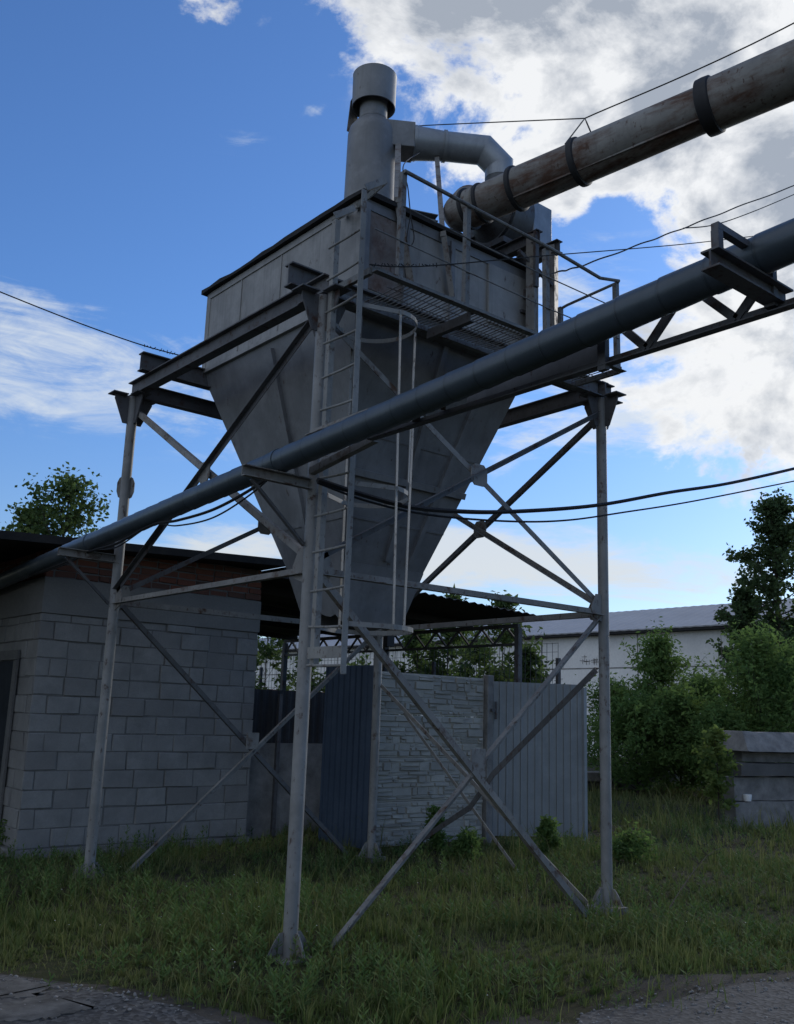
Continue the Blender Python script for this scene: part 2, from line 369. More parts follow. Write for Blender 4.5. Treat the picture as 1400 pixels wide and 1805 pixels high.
# pipe brackets on the posts
PX, PZ0, PS, PR = -.30, 3.38, -.06, .0865
def pz(y): return PZ0 + PS*y
for y0 in (S, 0):
    zt = pz(y0) - PR - .045
    br = MB().channel((-.62, y0, zt), (-.052, y0, zt), .05, .08, .007).build('pipe_bracket', 'frame', tower)
    MB().angle((-.53, y0 + .02, zt - .04), (-.055, y0 + .02, zt - .45), .035, .005).build('strut', 'frame_dark', br)

# ------------------------------------------------------------------ hopper and bin
hop = thing('storage_hopper', 'big grey sheet metal bin with funnel bottom held high in the steel frame', 'hopper', (1.7, 1.7, 2.4))
X0, X1, Y0, Y1 = .6, 2.8, .35, 3.09; ZT, ZW = 6.0, 5.12
def frustum(z0, hx0, hy0, z1, hx1, hy1, cy0=1.7, cy1=1.7, n=1):
    mb = MB()
    lo = [(1.7 + a*hx0, cy0 + b*hy0, z0) for a, b in ((-1, -1), (1, -1), (1, 1), (-1, 1))]
    hi = [(1.7 + a*hx1, cy1 + b*hy1, z1) for a, b in ((-1, -1), (1, -1), (1, 1), (-1, 1))]
    mb.add(lo + hi, [(0, 1, 5, 4), (1, 2, 6, 5), (2, 3, 7, 6), (3, 0, 4, 7)])
    return mb
bx = MB(); bx.box((X0, Y0, ZW), (X1, Y1, ZT)); bx.build('bin_wall', 'box', hop, bevel=.01)
mb = MB()                                       # trims: corner angles, seams, bottom flange, top strip
for x, y in ((X0, Y0), (X0, Y1)):
    mb.box((X0 - .006, y - .006 if y == Y0 else y - .07, ZW), (X0 + .01, y + .07 if y == Y0 else y + .006, ZT - .002))
mb.box((X0 - .012, Y0 + .07, ZT - .07), (X0 - .002, Y1 - .07, ZT - .004))
for y in (.78, 1.62, 2.36): mb.box((X0 - .008, y, ZW + .03), (X0 - .002, y + .014, ZT - .07))
mb.build('trim', 'box', hop)
mb = MB()
for x in (X0 + .01, 1.06, 1.62): mb.box((x, Y0 - .035, ZW + .01), (x + .05, Y0 - .002, ZT - .05))
mb.box((X0, Y0 - .012, ZT - .10), (X1, Y0 - .002, ZT - .005))
mb.build('stiffener', 'hopper', hop)
MB().box((X0 + .07, Y0 - .008, ZW + .05), (1.05, Y0 - .002, ZT - .11)).build('rusty_panel', 'boxrust', hop)['label'] = 'rust-brown wall panel'
dr = MB().box((2.12, Y0 - .03, 5.30), (2.66, Y0 - .003, 5.90)).build('inspection_door', 'box', hop, bevel=.006)
MB().box((2.55, Y0 - .06, 5.52), (2.72, Y0 - .031, 5.55)).build('handle', 'frame_dark', dr); MB().box((2.60, Y0 - .05, 5.68), (2.64, Y0 - .031, 5.78)).build('latch', 'frame_dark', dr)
# flange between bin and funnel
mb = MB(); mb.box((X0 - .03, Y0 - .03, 5.075), (X1 + .03, Y1 + .03, ZW - .002)); mb.build('flange', 'box', hop)
frustum(2.95, .47, .47, 5.073, 1.09, 1.36, 1.7, 1.72).build('funnel', 'hopper', hop)
# seams and ribs lying on the funnel faces
def fpt(face, s, z, off=.0):
    t = (z - 2.95) / (5.073 - 2.95); hx = .47 + t*.62; hy = .47 + t*.89; cy = 1.7 + .02*t
    if face == 'x': return V((1.7 - hx - off, cy + s*hy, z))
    return V((1.7 + s*hx, cy - hy - off, z))
for face in 'xy':
    nn = V((-1, 0, -.3)) if face == 'x' else V((0, -1, -.42))
    for s in ((.02,) if face == 'x' else (-.05, .52)):
        MB().bar(fpt(face, s, 3.02, .02), fpt(face, s, 5.0, .02), .05, .04, nn).build('rib', 'hopper', hop)
    mb = MB()
    for z in (3.35, 4.05):
        mb.bar(fpt(face, -.99, z, .004), fpt(face, .99, z, .004), .02, .012, nn)
    mb.build('weld_seam', 'hopper', hop)
MB().bar(fpt('y', -1, 3.72, .02), fpt('y', 1, 3.72, .02), .06, .045, (0, -1, -.4)).build('rib', 'hopper', hop)
MB().angle(fpt('x', -.995, 2.97, .004), fpt('x', -.995, 5.05, .004), .05, .006, (-1, 0, 0)).build('corner_strip', 'hopper', hop)
# outlet spout, its lower edge torn
lo = []
mb = MB(); hi_h, lo_h = .475, .325; n = 9; ring_hi = []; ring_lo = []
rg = random.Random(3)
for side in range(4):
    a = [(-1, 1), (-1, -1), (1, -1), (1, 1)][side]; b_ = [(-1, -1), (1, -1), (1, 1), (-1, 1)][side]
    for i in range(n):
        t = i / n; ux = a[0] + (b_[0]-a[0])*t; uy = a[1] + (b_[1]-a[1])*t
        dz = rg.uniform(-.02, .03) + (.10*math.sin(t*3.1) if side == 0 else 0) + (.06 if side == 0 and t < .35 else 0)
        ring_hi.append((1.7 + ux*hi_h, 1.7 + uy*hi_h, 2.965)); k = lo_h + dz*.28
        ring_lo.append((1.7 + ux*k, 1.7 + uy*k, 2.42 + dz))
L = len(ring_hi); mb.add(ring_hi + ring_lo, [(i, (i+1) % L, L+(i+1) % L, L+i) for i in range(L)])
sp = mb.build('spout', 'hopper', hop); md = sp.modifiers.new('thick', 'SOLIDIFY'); md.thickness = .006
# roof of black felt with a wavy lip
mb = MB(); nx, ny = 12, 14; ov = .06; tops = []
g = lambda i, j: (X0 - ov + (X1-X0+2*ov)*i/nx + rg.uniform(-.008, .008), Y0 - ov + (Y1-Y0+2*ov)*j/ny + rg.uniform(-.008, .008))
grid = [[(*g(i, j), ZT + .045 + rg.uniform(-.012, .012)) for j in range(ny+1)] for i in range(nx+1)]
vs = [p for row in grid for p in row]; o = len(vs); vs += [(p[0], p[1], ZT + .004) for p in vs]; W = ny + 1
fs = [(i*W+j, (i+1)*W+j, (i+1)*W+j+1, i*W+j+1) for i in range(nx) for j in range(ny)]
fs += [tuple(o + q for q in reversed(f)) for f in fs]
edge = [(i*W) for i in range(nx+1)] + [nx*W+j for j in range(1, ny+1)] + [i*W+ny for i in range(nx-1, -1, -1)] + [j for j in range(ny-1, 0, -1)]
fs += [(edge[i], o+edge[i], o+edge[(i+1) % len(edge)], edge[(i+1) % len(edge)]) for i in range(len(edge))]
mb.add(vs, fs); mb.build('roof', 'felt', hop)

# ------------------------------------------------------------------ ladder with safety cage
lad = thing('caged_ladder', 'pale rusty steel ladder with hoop cage running up the near post', 'ladder', (0, -.3, 1.9))
YL, YR = -.125, -.515
for y, top in ((YL, 5.35), (YR, 5.42)):
    zb = 1.86 if y == YR else 1.92
    mb = MB(); mb.angle((-.03, y, zb), (-.03, y, top), .048, .006, (0, 1, 0), 1 if y == YR else -1)
    e = V((-.03, y, top)); mb.angle(e, e + V((.22, .04, .17)), .05, .006, (0, 1, 0)); mb.angle(e + V((.22, .04, .17)), (X0 - .01, y + .72 if y == YL else Y0 + .08, ZT - .09), .045, .006, (0, 1, 0))
    mb.build('stile', 'ladder', lad)
for i in range(14):
    z = 5.13 - .2655*i + (-.02 if i > 9 else 0)
    if z < 1.85: break
    tw = rg.uniform(-.012, .012)
    MB().tube([(-.03, YL + .05, z + tw), (-.03, (YL+YR)/2, z - .004), (-.03, YR - .012, z - tw)], .0095, 8).build('rung', 'ladder', lad, True)
MB().box((-.055, YR, 3.36), (-.045, YL - .02, 3.43)).build('tie_plate', 'ladder', lad)
MB().box((-.055, YR, 1.97), (-.045, YL + .02, 2.05)).build('tie_plate', 'ladder', lad)
def hoop(z, dip=0, ext=.62):
    pts = []; yc = (YL + YR) / 2 + .03; w = .33
    pts.append((-.02, YR, z))
    for k in range(15):
        a = -math.pi/2 + math.pi*k/14
        pts.append((.30 + (ext - .30)*math.cos(a), yc + w*math.sin(a), z + dip*math.cos(a)))
    pts.append((-.02, YL, z)); return pts
for z, dip, ext in ((4.52, .0, .60), (3.18, -.02, .56), (2.2, 0.0, .66)):
    MB().strip(hoop(z, dip, ext), .034, .006, (0, 0, 1)).build('cage_hoop', 'ladder', lad)
for x, y, z0, z1, lean in ((.30, -.64, 2.18, 4.53, -.03), (.43, -.60, 2.18, 3.95, .03), (.55, -.46, 3.3, 4.50, .02), (.33, .03, 2.2, 4.5, 0)):
    MB().strip([(x, y + .025, z0), (x + lean*.5, y + .025, (z0+z1)/2), (x + lean, y + .025, z1)], .03, .005, (1, .4, 0)).build('cage_strap', 'ladder', lad)

# ------------------------------------------------------------------ walkway with handrail
wk = thing('walkway', 'narrow grated walkway with thin handrail along the front of the bin', 'walkway', (1.5, -.28, ZB))
WZ, WY0, WY1, WX0, WX1 = 4.775, -.57, -.065, .02, 2.97
mb = MB(); mb.angle((WX0, WY0, WZ + .02), (WX1, WY0, WZ + .02), .06, .006); mb.angle((WX0, WY1, WZ + .005), (WX1, WY1, WZ + .005), .05, .006, (0, 0, 1), -1)
for x in (WX0, WX1 - .03): mb.bar((x, WY0 + .007, WZ + .005), (x, WY1 - .007, WZ + .005), .035, .05)
mb.build('edge_frame', 'rail', wk)
mb = MB(); x = WX0 + .32
while x < WX1 - .04:
    mb.tube([(x, WY0 + .008, WZ + .018), (x + rg.uniform(-.01, .01), (WY0+WY1)/2, WZ + .012), (x + rg.uniform(-.006, .006), WY1 - .008, WZ + .018)], .005, 5); x += .042
for y in (-.44, -.32, -.19): mb.tube([(WX0 + .25, y, WZ + .004), (WX1 - .03, y, WZ + .004)], .004, 5)
mb.build('grating', 'rail', wk)
for x in (1.02, 2.3):
    MB().channel((x, WY0 - .005, WZ - .045), (x, -.052, WZ - .045), .05, .08, .008, (0, 0, 1)).build('bracket', 'frame_dark', wk)
for x, h in ((.29, .92), (.98, .885), (1.95, .87), (2.93, .87)):
    MB().angle((x, WY0 - .008, WZ - .02), (x + rg.uniform(-.02, .02), WY0 - .008, WZ + h), .045, .005, (1, 0, 0)).build('post', 'rail', wk)
MB().tube([(.28, WY0 - .02, 5.69), (.98, WY0 - .02, 5.67), (1.95, WY0 - .02, 5.65), (2.65, WY0 - .02, 5.60), (2.93, WY0 - .02, 5.665)], .016, 8).build('handrail', 'rail', wk, True)
MB().tube([(2.93, WY0 - .015, 5.655), (2.955, .06, 5.64), (2.95, .16, 5.62)], .014, 8).build('handrail', 'rail', wk, True)
MB().angle((2.95, .12, 4.94), (2.95, .12, 5.64), .04, .005).build('post', 'rail', wk)
for z in (5.09, 5.38):
    MB().tube([(.02 if z < 5.2 else .29, WY0 - .015, z + .02), (.98, WY0 - .015, z), (1.95, WY0 - .015, z - .01), (2.93, WY0 - .015, z)], .0055, 6).build('guard_wire', 'rail', wk, True)

# ------------------------------------------------------------------ cyclone
cyc = thing('cyclone_separator', 'grey sheet metal cyclone with wide cylindrical cap on the bin roof', 'cyclone', (1.7, 1.7, ZT + .05))
cx, cy_ = 1.68, 1.69
MB().lathe([(.285, ZT + .03), (.28, 6.6), (.272, 7.2), (.266, 7.72), (.25, 7.79), (.20, 7.86), (.155, 7.905), (.15, 7.91)], (cx, cy_, 0)).build('body', 'cyc', cyc, True)
MB().lathe([(.15, 7.90), (.158, 7.91), (.158, 7.93), (.15, 7.94), (.15, 8.30)], (cx, cy_, 0)).build('neck', 'cyc', cyc, True)
cp = MB(); cp.lathe([(.225, 8.07), (.237, 8.07), (.240, 8.44), (.243, 8.455), (.236, 8.46), (.225, 8.44), (.222, 8.07)], (cx, cy_, 0)); cp.lathe([(.0, 8.40), (.225, 8.40)], (cx, cy_, 0)); cp.build('cap', 'cyc', cyc, True)
q = V((cx, cy_, 0)) + V((-.62, .60, 0)) * .33
mb = MB(); mb.plate([q + V((0, 0, 7.80)), q + V((.16, .04, 7.84)), q + V((.16, .04, 8.27)), q + V((.09, .02, 8.30)), q + V((.03, 0, 8.18))], (.3, -.9, 0), .008); mb.build('vane_plate', 'frame_dark', cyc)
# outlet duct from the cyclone head to the elbow over the fan
E0 = V((cx, cy_, 7.70)); E1 = V((2.72, 1.00, 7.69)); dd = (E1 - E0).normalized(); rd = .158
k0 = E0 + dd*.46; kj = E0 + dd*.79
MB().prof(E0 + dd*.05, k0 - dd*.012, [(-.15, -.15), (.17, -.15), (.17, .15), (-.15, .15)]).build('inlet_box', 'cyc', cyc, bevel=.01)
mb = MB(); d_, a_, b_ = mb.frame(dd, UZ)
def ring_at(c, a, b, r, n=28): return [c + a*math.cos(2*math.pi*i/n)*r + b*math.sin(2*math.pi*i/n)*r for i in range(n)]
def skin(rings):
    mb = MB(); n = len(rings[0]); mb.add([p for r in rings for p in r], [(i*n+k, i*n+(k+1) % n, (i+1)*n+(k+1) % n, (i+1)*n+k) for i in range(len(rings)-1) for k in range(n)]); return mb
def miter(c, din, dout, a, r):
    nrm = (din + dout).normalized(); pts = []
    b = din.cross(a)
    for i in range(28):
        p = c + a*math.cos(2*math.pi*i/28)*r + b*math.sin(2*math.pi*i/28)*r
        t = -(p - c).dot(nrm) / din.dot(nrm); pts.append(p + din*t)
    return pts
dn = V((0, 0, -1)); d45 = (dd + dn).normalized(); aS = dd.cross(UZ).normalized()
cA = E1 - dd*.02; cB = cA + d45*.25; cE = cB + dn*.16
r0 = ring_at(k0, aS, dd.cross(aS), rd*1.16); r1 = ring_at(kj, aS, dd.cross(aS), rd)
part_a = skin([r0, r1, miter(cA, dd, d45, aS, rd)]); part_a.build('duct', 'galv', cyc, True)
skin([miter(cA, dd, d45, aS, rd), miter(cB, d45, dn, aS, rd)]).build('elbow', 'galv', cyc, True)
skin([miter(cB, d45, dn, aS, rd), ring_at(cE, aS, dn.cross(aS), rd)]).build('duct', 'galv', cyc, True)
for c, rr, dv in ((k0, rd*1.2, dd), (kj, rd*1.09, dd)):
    MB().lathe([(rr*.9, -.016), (rr, -.016), (rr, .016), (rr*.9, .016)], c, dv, 28).build('duct_flange', 'galv', cyc, True)
# props under the duct
for top, edge_px, foot_px, w in ((V((cx + .16, cy_ - .25, 7.62)), (700, 352), (724, 498), .06), (E0 + dd*.67 + V((0, -.06, -rd - .005)), (781, 412), (797, 523), .05)):
    er = onY(.275, *edge_px); fr = onY(.275, *foot_px)
    MB().angle(er - UZ*.02, top, w, .006, (.6, -.75, 0)).build('prop', 'frame', cyc)
    MB().angle(fr, er + UZ*.03, w, .006, (.6, -.75, 0)).build('prop', 'frame', cyc)
mb = MB(); mb.plate([(1.30, .75, 6.05), (1.62, .62, 6.05), (1.66, .62, 6.26), (1.34, .75, 6.26)], (.3, .9, 0), .012); mb.channel((1.20, .78, 6.27), (1.66, .60, 6.27), .08, .07, .008); mb.build('saddle', 'cyc', cyc)

# ------------------------------------------------------------------ fan
fan = thing('extractor_fan', 'dark snail-shaped extractor fan on steel stand at the right end of the bin roof', 'fan', (2.8, .8, ZT))
FC = V((2.62, .78, 6.78))
mb = MB(); rs = []
vol = lambda a: .30 + .12*a/(2*math.pi)
nn_ = 36
for x in (FC.x - .02, FC.x + .26): rs.append([V((x, FC.y + math.cos(a)*vol(a), FC.z + math.sin(a)*vol(a))) for a in [2*math.pi*i/nn_ for i in range(nn_)]])
n = nn_; mb.add(rs[0] + rs[1], [(i, (i+1) % n, n+(i+1) % n, n+i) for i in range(n)] + [tuple(range(n)), tuple(reversed(range(n, 2*n)))])
hs = mb.build('housing', 'fan', fan, True)
MB().lathe([(.36, 0), (.345, .03), (.345, .0)], FC + V((-.045, 0, 0)), (1, 0, 0), 36).build('rim', 'frame_dark', hs, True)
MB().lathe([(.30, 0.0), (.22, -.10), (.19, -.26), (.185, -.30)], FC + V((-.02, 0, 0)), (1, 0, 0), 32).build('inlet_cone', 'fan', fan, True)
for a in range(8):
    pass
MB().lathe([(rd*.99, 0), (rd*1.12, 0), (rd*1.12, .03), (rd*1.0, .03), (rd*1.02, .14), (rd*1.1, .15), (rd*1.1, .19), (rd*.99, .20), (rd*.98, .38)], cE + V((0, 0, -.355)), (0, 0, 1), 28).build('outlet_collar', 'fan', fan, True)
MB().box((2.56, .72, 6.60), (2.84, 1.08, 7.18)).build('outlet_box', 'fan', fan, bevel=.01)
MB().box((2.885, .44, 6.45), (3.17, .80, 6.92)).build('motor_box', 'galv', fan, bevel=.008)
mb = MB()
mb.box((2.55, .55, 6.38), (2.86, 1.0, 6.44)); mb.build('foot', 'frame_dark', fan)
for x in (2.62, 2.92):
    MB().ibeam((x, .12, 6.29), (x, 2.2, 6.29), .09, .13, .009).build('stand_beam', 'frame_dark', fan)
for x, y, zt in ((2.66, .2, 6.33), (2.96, .2, 6.32)):
    MB().channel((x, y, 4.925 + .19), (x, y, zt), .085, .15, .009, (1, .5, 0)).build('stand_column', 'frame', fan)
for (x, y) in ((2.62, 2.0), (2.92, 2.0)): MB().box((x-.04, y-.04, ZT + .06), (x+.04, y+.04, 6.222)).build('stand_column', 'frame_dark', fan)
mb = MB(); mb.bar((2.60, .15, 6.34), (2.60, .15, 5.75), .03, .05); mb.bar((2.45, .25, 6.12), (2.86, .17, 5.86), .035, .035); mb.build('stand_brace', 'frame_dark', fan)

# ------------------------------------------------------------------ rusty duct overhead
du = thing('air_duct', 'rust-stained round steel duct crossing the sky to the fan', 'duct', (1.9, .2, 6.39))
DA = V((1.90, .25, 6.395)); _r = ray(1400, 124); _d = float(RC[2] @ (np.array(DA) - CAM)); DB = V(CAM + _r*_d/1.24); ddir = (DB - DA).normalized()
DE = V((1.90, .44, 6.42)); segs = []
def dpt(px_y): return DA + ddir*px_y
def t_at(px):
    lo_, hi_ = -1.0, 6.0
    for _ in range(50):
        m_ = (lo_ + hi_)/2; c_ = RC @ (np.array(dpt(m_)) - CAM)
        if 700 + F_PX*c_[0]/c_[2] < px: lo_ = m_
        else: hi_ = m_
    return lo_
J1, J2, J3 = t_at(912), t_at(1022), t_at(1252); J0 = t_at(852)
R0 = .183
marks = [0.0, .78, 1.52, 2.86, 4.6]          # joints along the duct
def seg(t0, t1, ra, rb, name='duct_section', mat='duct'):
    mb = MB(); mb.tube([dpt(t0 + (t1-t0)*i/4) for i in range(5)], [ra + (rb-ra)*i/4 for i in range(5)], 36, False); return mb.build(name, mat, du, True)
seg(J0 - .06, J1 + .03, R0*.97, R0); seg(J1 - .02, J2 + .03, R0*1.06, R0*1.02); seg(J2 - .03, J3 + .04, R0*1.10, R0*1.02); seg(J3 - .02, 6.5, R0*1.17, R0*1.15)
for t, rr, w in ((J0, 1.06, .05), (J1, 1.16, .06), (J2, 1.19, .07), (J3, 1.27, .12)):
    mb = MB(); pr_ = []
    for i in range(40):
        pass
    mb.lathe([(R0*rr*.9, -w/2), (R0*rr, -w/2 + .01), (R0*(rr+.02), 0), (R0*rr, w/2 - .01), (R0*rr*.9, w/2)], dpt(t), ddir, 36)
    mb.build('collar', 'collar', du, True)
MB().bar(dpt(J1) + V((-.12, 0, -R0*.85)), dpt(J3) + V((-.12, 0, -R0*.88)), .010, .016).build('seam_strip', 'duct', du)
# mitred return bend into the fan inlet
t1 = (V((.35, .85, .05))).normalized(); t2 = V((1, .25, .25)).normalized()
aa = (-ddir).cross(UZ).normalized()
b0 = dpt(J0 - .06); b1 = b0 - ddir*.18
m1 = MB().tube([b0 + ddir*.02, b0 - ddir*.08, b0 - ddir*.20 + V((.03, 0, .02)), b0 - ddir*.30 + V((.14, .02, .10)), V((2.16, .66, 6.68)), V((2.36, .76, 6.76))], [R0, R0, R0*1.02, R0*1.02, R0*1.02, R0], 32, True)
m1.build('return_bend', 'duct', du, True)
MB().lathe([(R0*.96, -.02), (R0*1.10, -.015), (R0*1.12, .015), (R0*.96, .02)], b0 - ddir*.10, ddir, 36).build('collar', 'collar', du, True)
pl = onX(1.90, 1035, 213)
h0 = dpt(J2 - .01) + V((-.16, .02, .12)); h1 = dpt(J2 + .09) + V((.13, 0, .15)); hp = (h0 + h1)/2 + V((0, -.04, .26))
MB().tube([h0, h0.lerp(hp, .85), hp, h1.lerp(hp, .85), h1], .007, 6).build('hanger', 'rail', du, True)

# ------------------------------------------------------------------ blue pipe
pp = thing('insulated_pipe', 'long straight blue-grey clad pipe sloping across in front of the frame', 'pipe', (PX, 0, pz(0)))
mb = MB(); path = []; rad = []
y = 7.4; k = 0
while y > -6.4:
    path += [V((PX, y, pz(y))), V((PX, y - .226, pz(y - .226))), V((PX, y - .230, pz(y - .230)))]
    j = rg.uniform(-.0007, .0007); rad += [PR + .0035 + j, PR - .001 + j, PR + .0035]; y -= .243
mb.tube(path, rad, 40); mb.build('cladding', 'pipe', pp, True)
for y in (S - .02, .0):
    MB().lathe([(PR*.98, -.02), (PR + .006, -.02), (PR + .006, .02), (PR*.98, .02)], (PX, y + .02, pz(y)), (0, 1, PS), 32).build('clamp', 'pipe', pp, True)

# ------------------------------------------------------------------ pipe gallery truss to the right
ga = thing('pipe_gallery', 'dark lattice steel gallery beside the pipe, running from the frame out of sight', 'truss', (-.15, -2, 3.4))
GX = -.135; ZLo = 3.415; ZHi = 3.70
MB().angle((GX, -.86, ZLo), (GX, -6.4, ZLo), .05, .006).build('chord', 'frame_dark', ga)
MB().angle((GX, -.86, ZLo), (GX, -.12, ZLo - .10), .05, .006).build('chord', 'frame', ga)
MB().angle((GX, -.11, 3.60), (GX, -6.4, ZHi), .045, .006).build('chord', 'frame', ga)
yy = -2.80; up_ = True; nodes = [-2.80 - .245*i for i in range(14)]
for i in range(13):
    z0, z1 = (ZHi - .02, ZLo + .01) if i % 2 == 0 else (ZLo + .01, ZHi - .02)
    MB().bar((GX, nodes[i], z0), (GX, nodes[i+1], z1), .022, .042, (0, 0, 1)).build('diagonal', 'frame_dark', ga)
for y in (-2.80, -3.72, -5.0):
    MB().bar((GX - .03, y, ZLo - (.05 if y > -3 else 0)), (GX - .03, y, ZHi), .05, .035, (1, 0, 0)).build('upright', 'frame_dark', ga)
MB().box((GX + .012, -2.76, ZLo + .012), (GX + .020, -1.75, ZHi - .05)).build('side_panel', 'hopper', ga)
MB().bar((GX, -1.55, ZLo + .05), (GX - .05, -1.62, ZLo + .10), .03, .05).build('bracket', 'frame', ga); MB().bar((GX, -1.30, ZLo + .03), (GX - .05, -1.36, ZLo + .06), .05, .05).build('bracket', 'frame', ga)
zx = pz(-3.73) - PR
MB().ibeam((-.66, -3.73, zx - .044), (-.06, -3.73, zx - .044), .085, .085, .009).build('cross_beam', 'frame_dark', ga)
MB().bar((-.60, -3.73, zx + .001), (-.60, -3.73, zx + .10), .036, .036, (1, 0, 0)).build('upright', 'frame_dark', ga)
MB().bar((-.615, -3.73, zx + .117), (GX - .03, -3.73, zx + .117), .035, .03).build('cross_bar', 'frame_dark', ga)

# ------------------------------------------------------------------ cables
def cable(label, pts, r=.006, name='cable', twist=0, cat='cable', extra=None):
    P = [V(p) for p in pts]; out = []
    for i in range(len(P) - 1):
        p0 = P[max(i-1, 0)]; p1 = P[i]; p2 = P[i+1]; p3 = P[min(i+2, len(P)-1)]
        for s_ in range(10):
            t = s_/10; t2_ = t*t; t3 = t2_*t
            out.append(.5*((2*p1) + (p2-p0)*t + (2*p0-5*p1+4*p2-p3)*t2_ + (3*p1-p0-3*p2+p3)*t3))
    out.append(P[-1])
    if twist:
        out = [p + V((0, math.cos(i*.9), math.sin(i*.9)))*twist for i, p in enumerate(out)]
    mb = MB().tube(out, r, 6)
    if extra: mb.add(extra.v, extra.f)
    return tag(mb.build(name, 'cable', None, True), label, cat)
def barbs(ax, val, x0, y0, x1, y1, n):
    mb = MB()
    for t in range(n):
        p = (onY if ax == 1 else onX)(val, x0 + (x1-x0)*t/n, y0 + (y1-y0)*t/n); e = V((rg.uniform(-.016, .016), 0, rg.uniform(-.02, .02))); mb.tube([p - e, p + e], .004, 5)
    return mb
YW = -.6
cable('thin black wire from the cyclone head to the hoop on the rusty duct', [E0 + dd*.44 + V((0, 0, .2)), V(k0) + V((.1, -.2, .17)), hp + V((0, 0, .0))], .006, 'wire', cat='wire')
cable('thin black wire rising from the duct hoop to the upper right corner', [hp, dpt(3.0) + V((.25, 0, .62)), dpt(6.4) + V((.4, 0, 1.2))], .006, 'wire', cat='wire')
cable('barbed steel wire running from the left into the end of the bin beams', [onY(3.0, -60, 490), onY(3.0, 120, 562), onY(3.0, 250, 608), onY(3.0, 340, 632)], .006, 'wire', cat='wire', extra=barbs(1, 3.0, 255, 609, 335, 631, 14))
cable('knotted wire stretched across the walkway from the ladder top to the far right', [onY(YW, 652, 466), onY(YW, 700, 470), onY(YW, 780, 467), onY(YW, 945, 452), onY(YW, 1130, 437), onY(YW, 1245, 426), onY(YW, 1420, 405)], .005, 'wire', cat='wire', extra=barbs(1, YW, 655, 467, 800, 467, 24))
cable('twisted black twin cable dropping from the upper right to the fan column', [onY(.1, 955, 487), onY(.1, 990, 478), onY(.1, 1030, 467), onY(.1, 1130, 430), onY(.1, 1205, 402), onY(.1, 1300, 365), onY(.1, 1420, 320)], .009, twist=.006)
cable('slack black cable branching below the twisted twin cable', [onY(.1, 1205, 402), onY(.1, 1260, 396), onY(.1, 1330, 372), onY(.1, 1420, 334)], .007)
YC = -.35
cable('thick black cable hanging between the near post and the right edge', [onY(YC, 560, 846), onY(YC, 640, 872), onY(YC, 720, 893), onY(YC, 800, 901), onY(YC, 900, 902), onY(YC, 1050, 891), onY(YC, 1180, 868), onY(YC, 1290, 851), onY(YC, 1430, 819)], .019)
cable('thin black cable hanging just below the thick one', [onY(YC, 560, 851), onY(YC, 650, 884), onY(YC, 760, 908), onY(YC, 900, 919), onY(YC, 1000, 917), onY(YC, 1100, 903), onY(YC, 1230, 882), onY(YC, 1430, 842)], .009)
XC = -.33
def under(y, dz): return V((XC, y, pz(y) - PR - dz))
for lab, off, r in (('black cable slung loosely under the pipe left of the near post', .05, .012), ('thinner black cable looping lowest under the pipe', .085, .007)):
    cable(lab, [under(-.05, -.02), under(.35, off*1.1), under(.9, off*1.9), under(1.5, off*1.3), under(2.0, .012), under(2.7, off), under(3.3, .02), under(3.9, off*.6), under(5, .02)], r)
cable('thin hanging cord with open loop in front of the bin wall', [E0 + dd*.47 + V((0, -.1, -.15)), onY(-.05, 712, 290), onY(-.05, 719, 330), onY(-.05, 724, 378), onY(-.05, 730, 415), onY(-.05, 727, 430), onY(-.05, 720, 432), onY(-.05, 717, 420), onY(-.05, 724, 378)], .005, 'cord', cat='cord')

# ------------------------------------------------------------------ brick shed on the left
shed = thing('brick_shed', 'low grey cinder-block shed with brick course under its flat dark roof', 'shed', (1, 6, 0))
SY, SX0, SX1 = 5.05, -.13, 2.72; DEP = 11.5
wall_z = 3.42
mb = MB(); mb.box((SX0 + .02, SY + .02, -.2), (SX1 - .02, DEP, wall_z)); mb.build('core_wall', 'mortar', shed)
def courses(mb, axis, c0, c1, z0, z1, bl, bh, gap, face, depth, rg, half=True, tintk=.7):
    z = z0; row = 0
    while z < z1 - .02:
        h = min(bh, z1 - z); x = c0 - (bl*.5 if row % 2 else 0) - rg.uniform(0, bl*.2)
        while x < c1:
            w_ = bl * rg.uniform(.94, 1.05) if rg.random() > .1 else bl*.5
            a = max(x, c0) + gap*rg.uniform(.2, .8); b = min(x + w_, c1) - gap*rg.uniform(.2, .8)
            if b - a > .03:
                d = depth*(rg.uniform(.10, 1.0) if rg.random() > .15 else .06); zz0 = z + gap*rg.uniform(.1, .8); zz1 = z + h - gap*rg.uniform(.1, .8)
                t = max(0, rg.gauss(.25, .25))*tintk; jit = lambda: rg.uniform(-.006, .006)
                if axis == 'x': q = lambda u, s, v_: (u + jit(), s, v_ + jit())
                else: q = lambda u, s, v_: (s, u + jit(), v_ + jit())
                f0 = face; f1 = face - d
                c_ = .006
                vs = [q(a, f0, zz0), q(b, f0, zz0), q(b, f0, zz1), q(a, f0, zz1), q(a+c_, f1, zz0+c_), q(b-c_, f1, zz0+c_), q(b-c_, f1, zz1-c_), q(a+c_, f1, zz1-c_)]
                fs = [(4, 5, 6, 7), (0, 1, 5, 4), (1, 2, 6, 5), (2, 3, 7, 6), (3, 0, 4, 7)]
                if axis == 'y': fs = [tuple(reversed(f)) for f in fs]
                mb.add(vs, fs, min(1, t) + 1e-4)
            x += w_
        z += bh; row += 1
rb = random.Random(11)
mb = MB(); courses(mb, 'x', SX0, SX1, .07, 2.60, .39, .203, .010, SY + .021, .019, rb); courses(mb, 'y', SY + .05, DEP, .07, 2.60, .39, .203, .010, SX0 + .021, .019, rb)
mb.build('block_wall', 'block', shed)
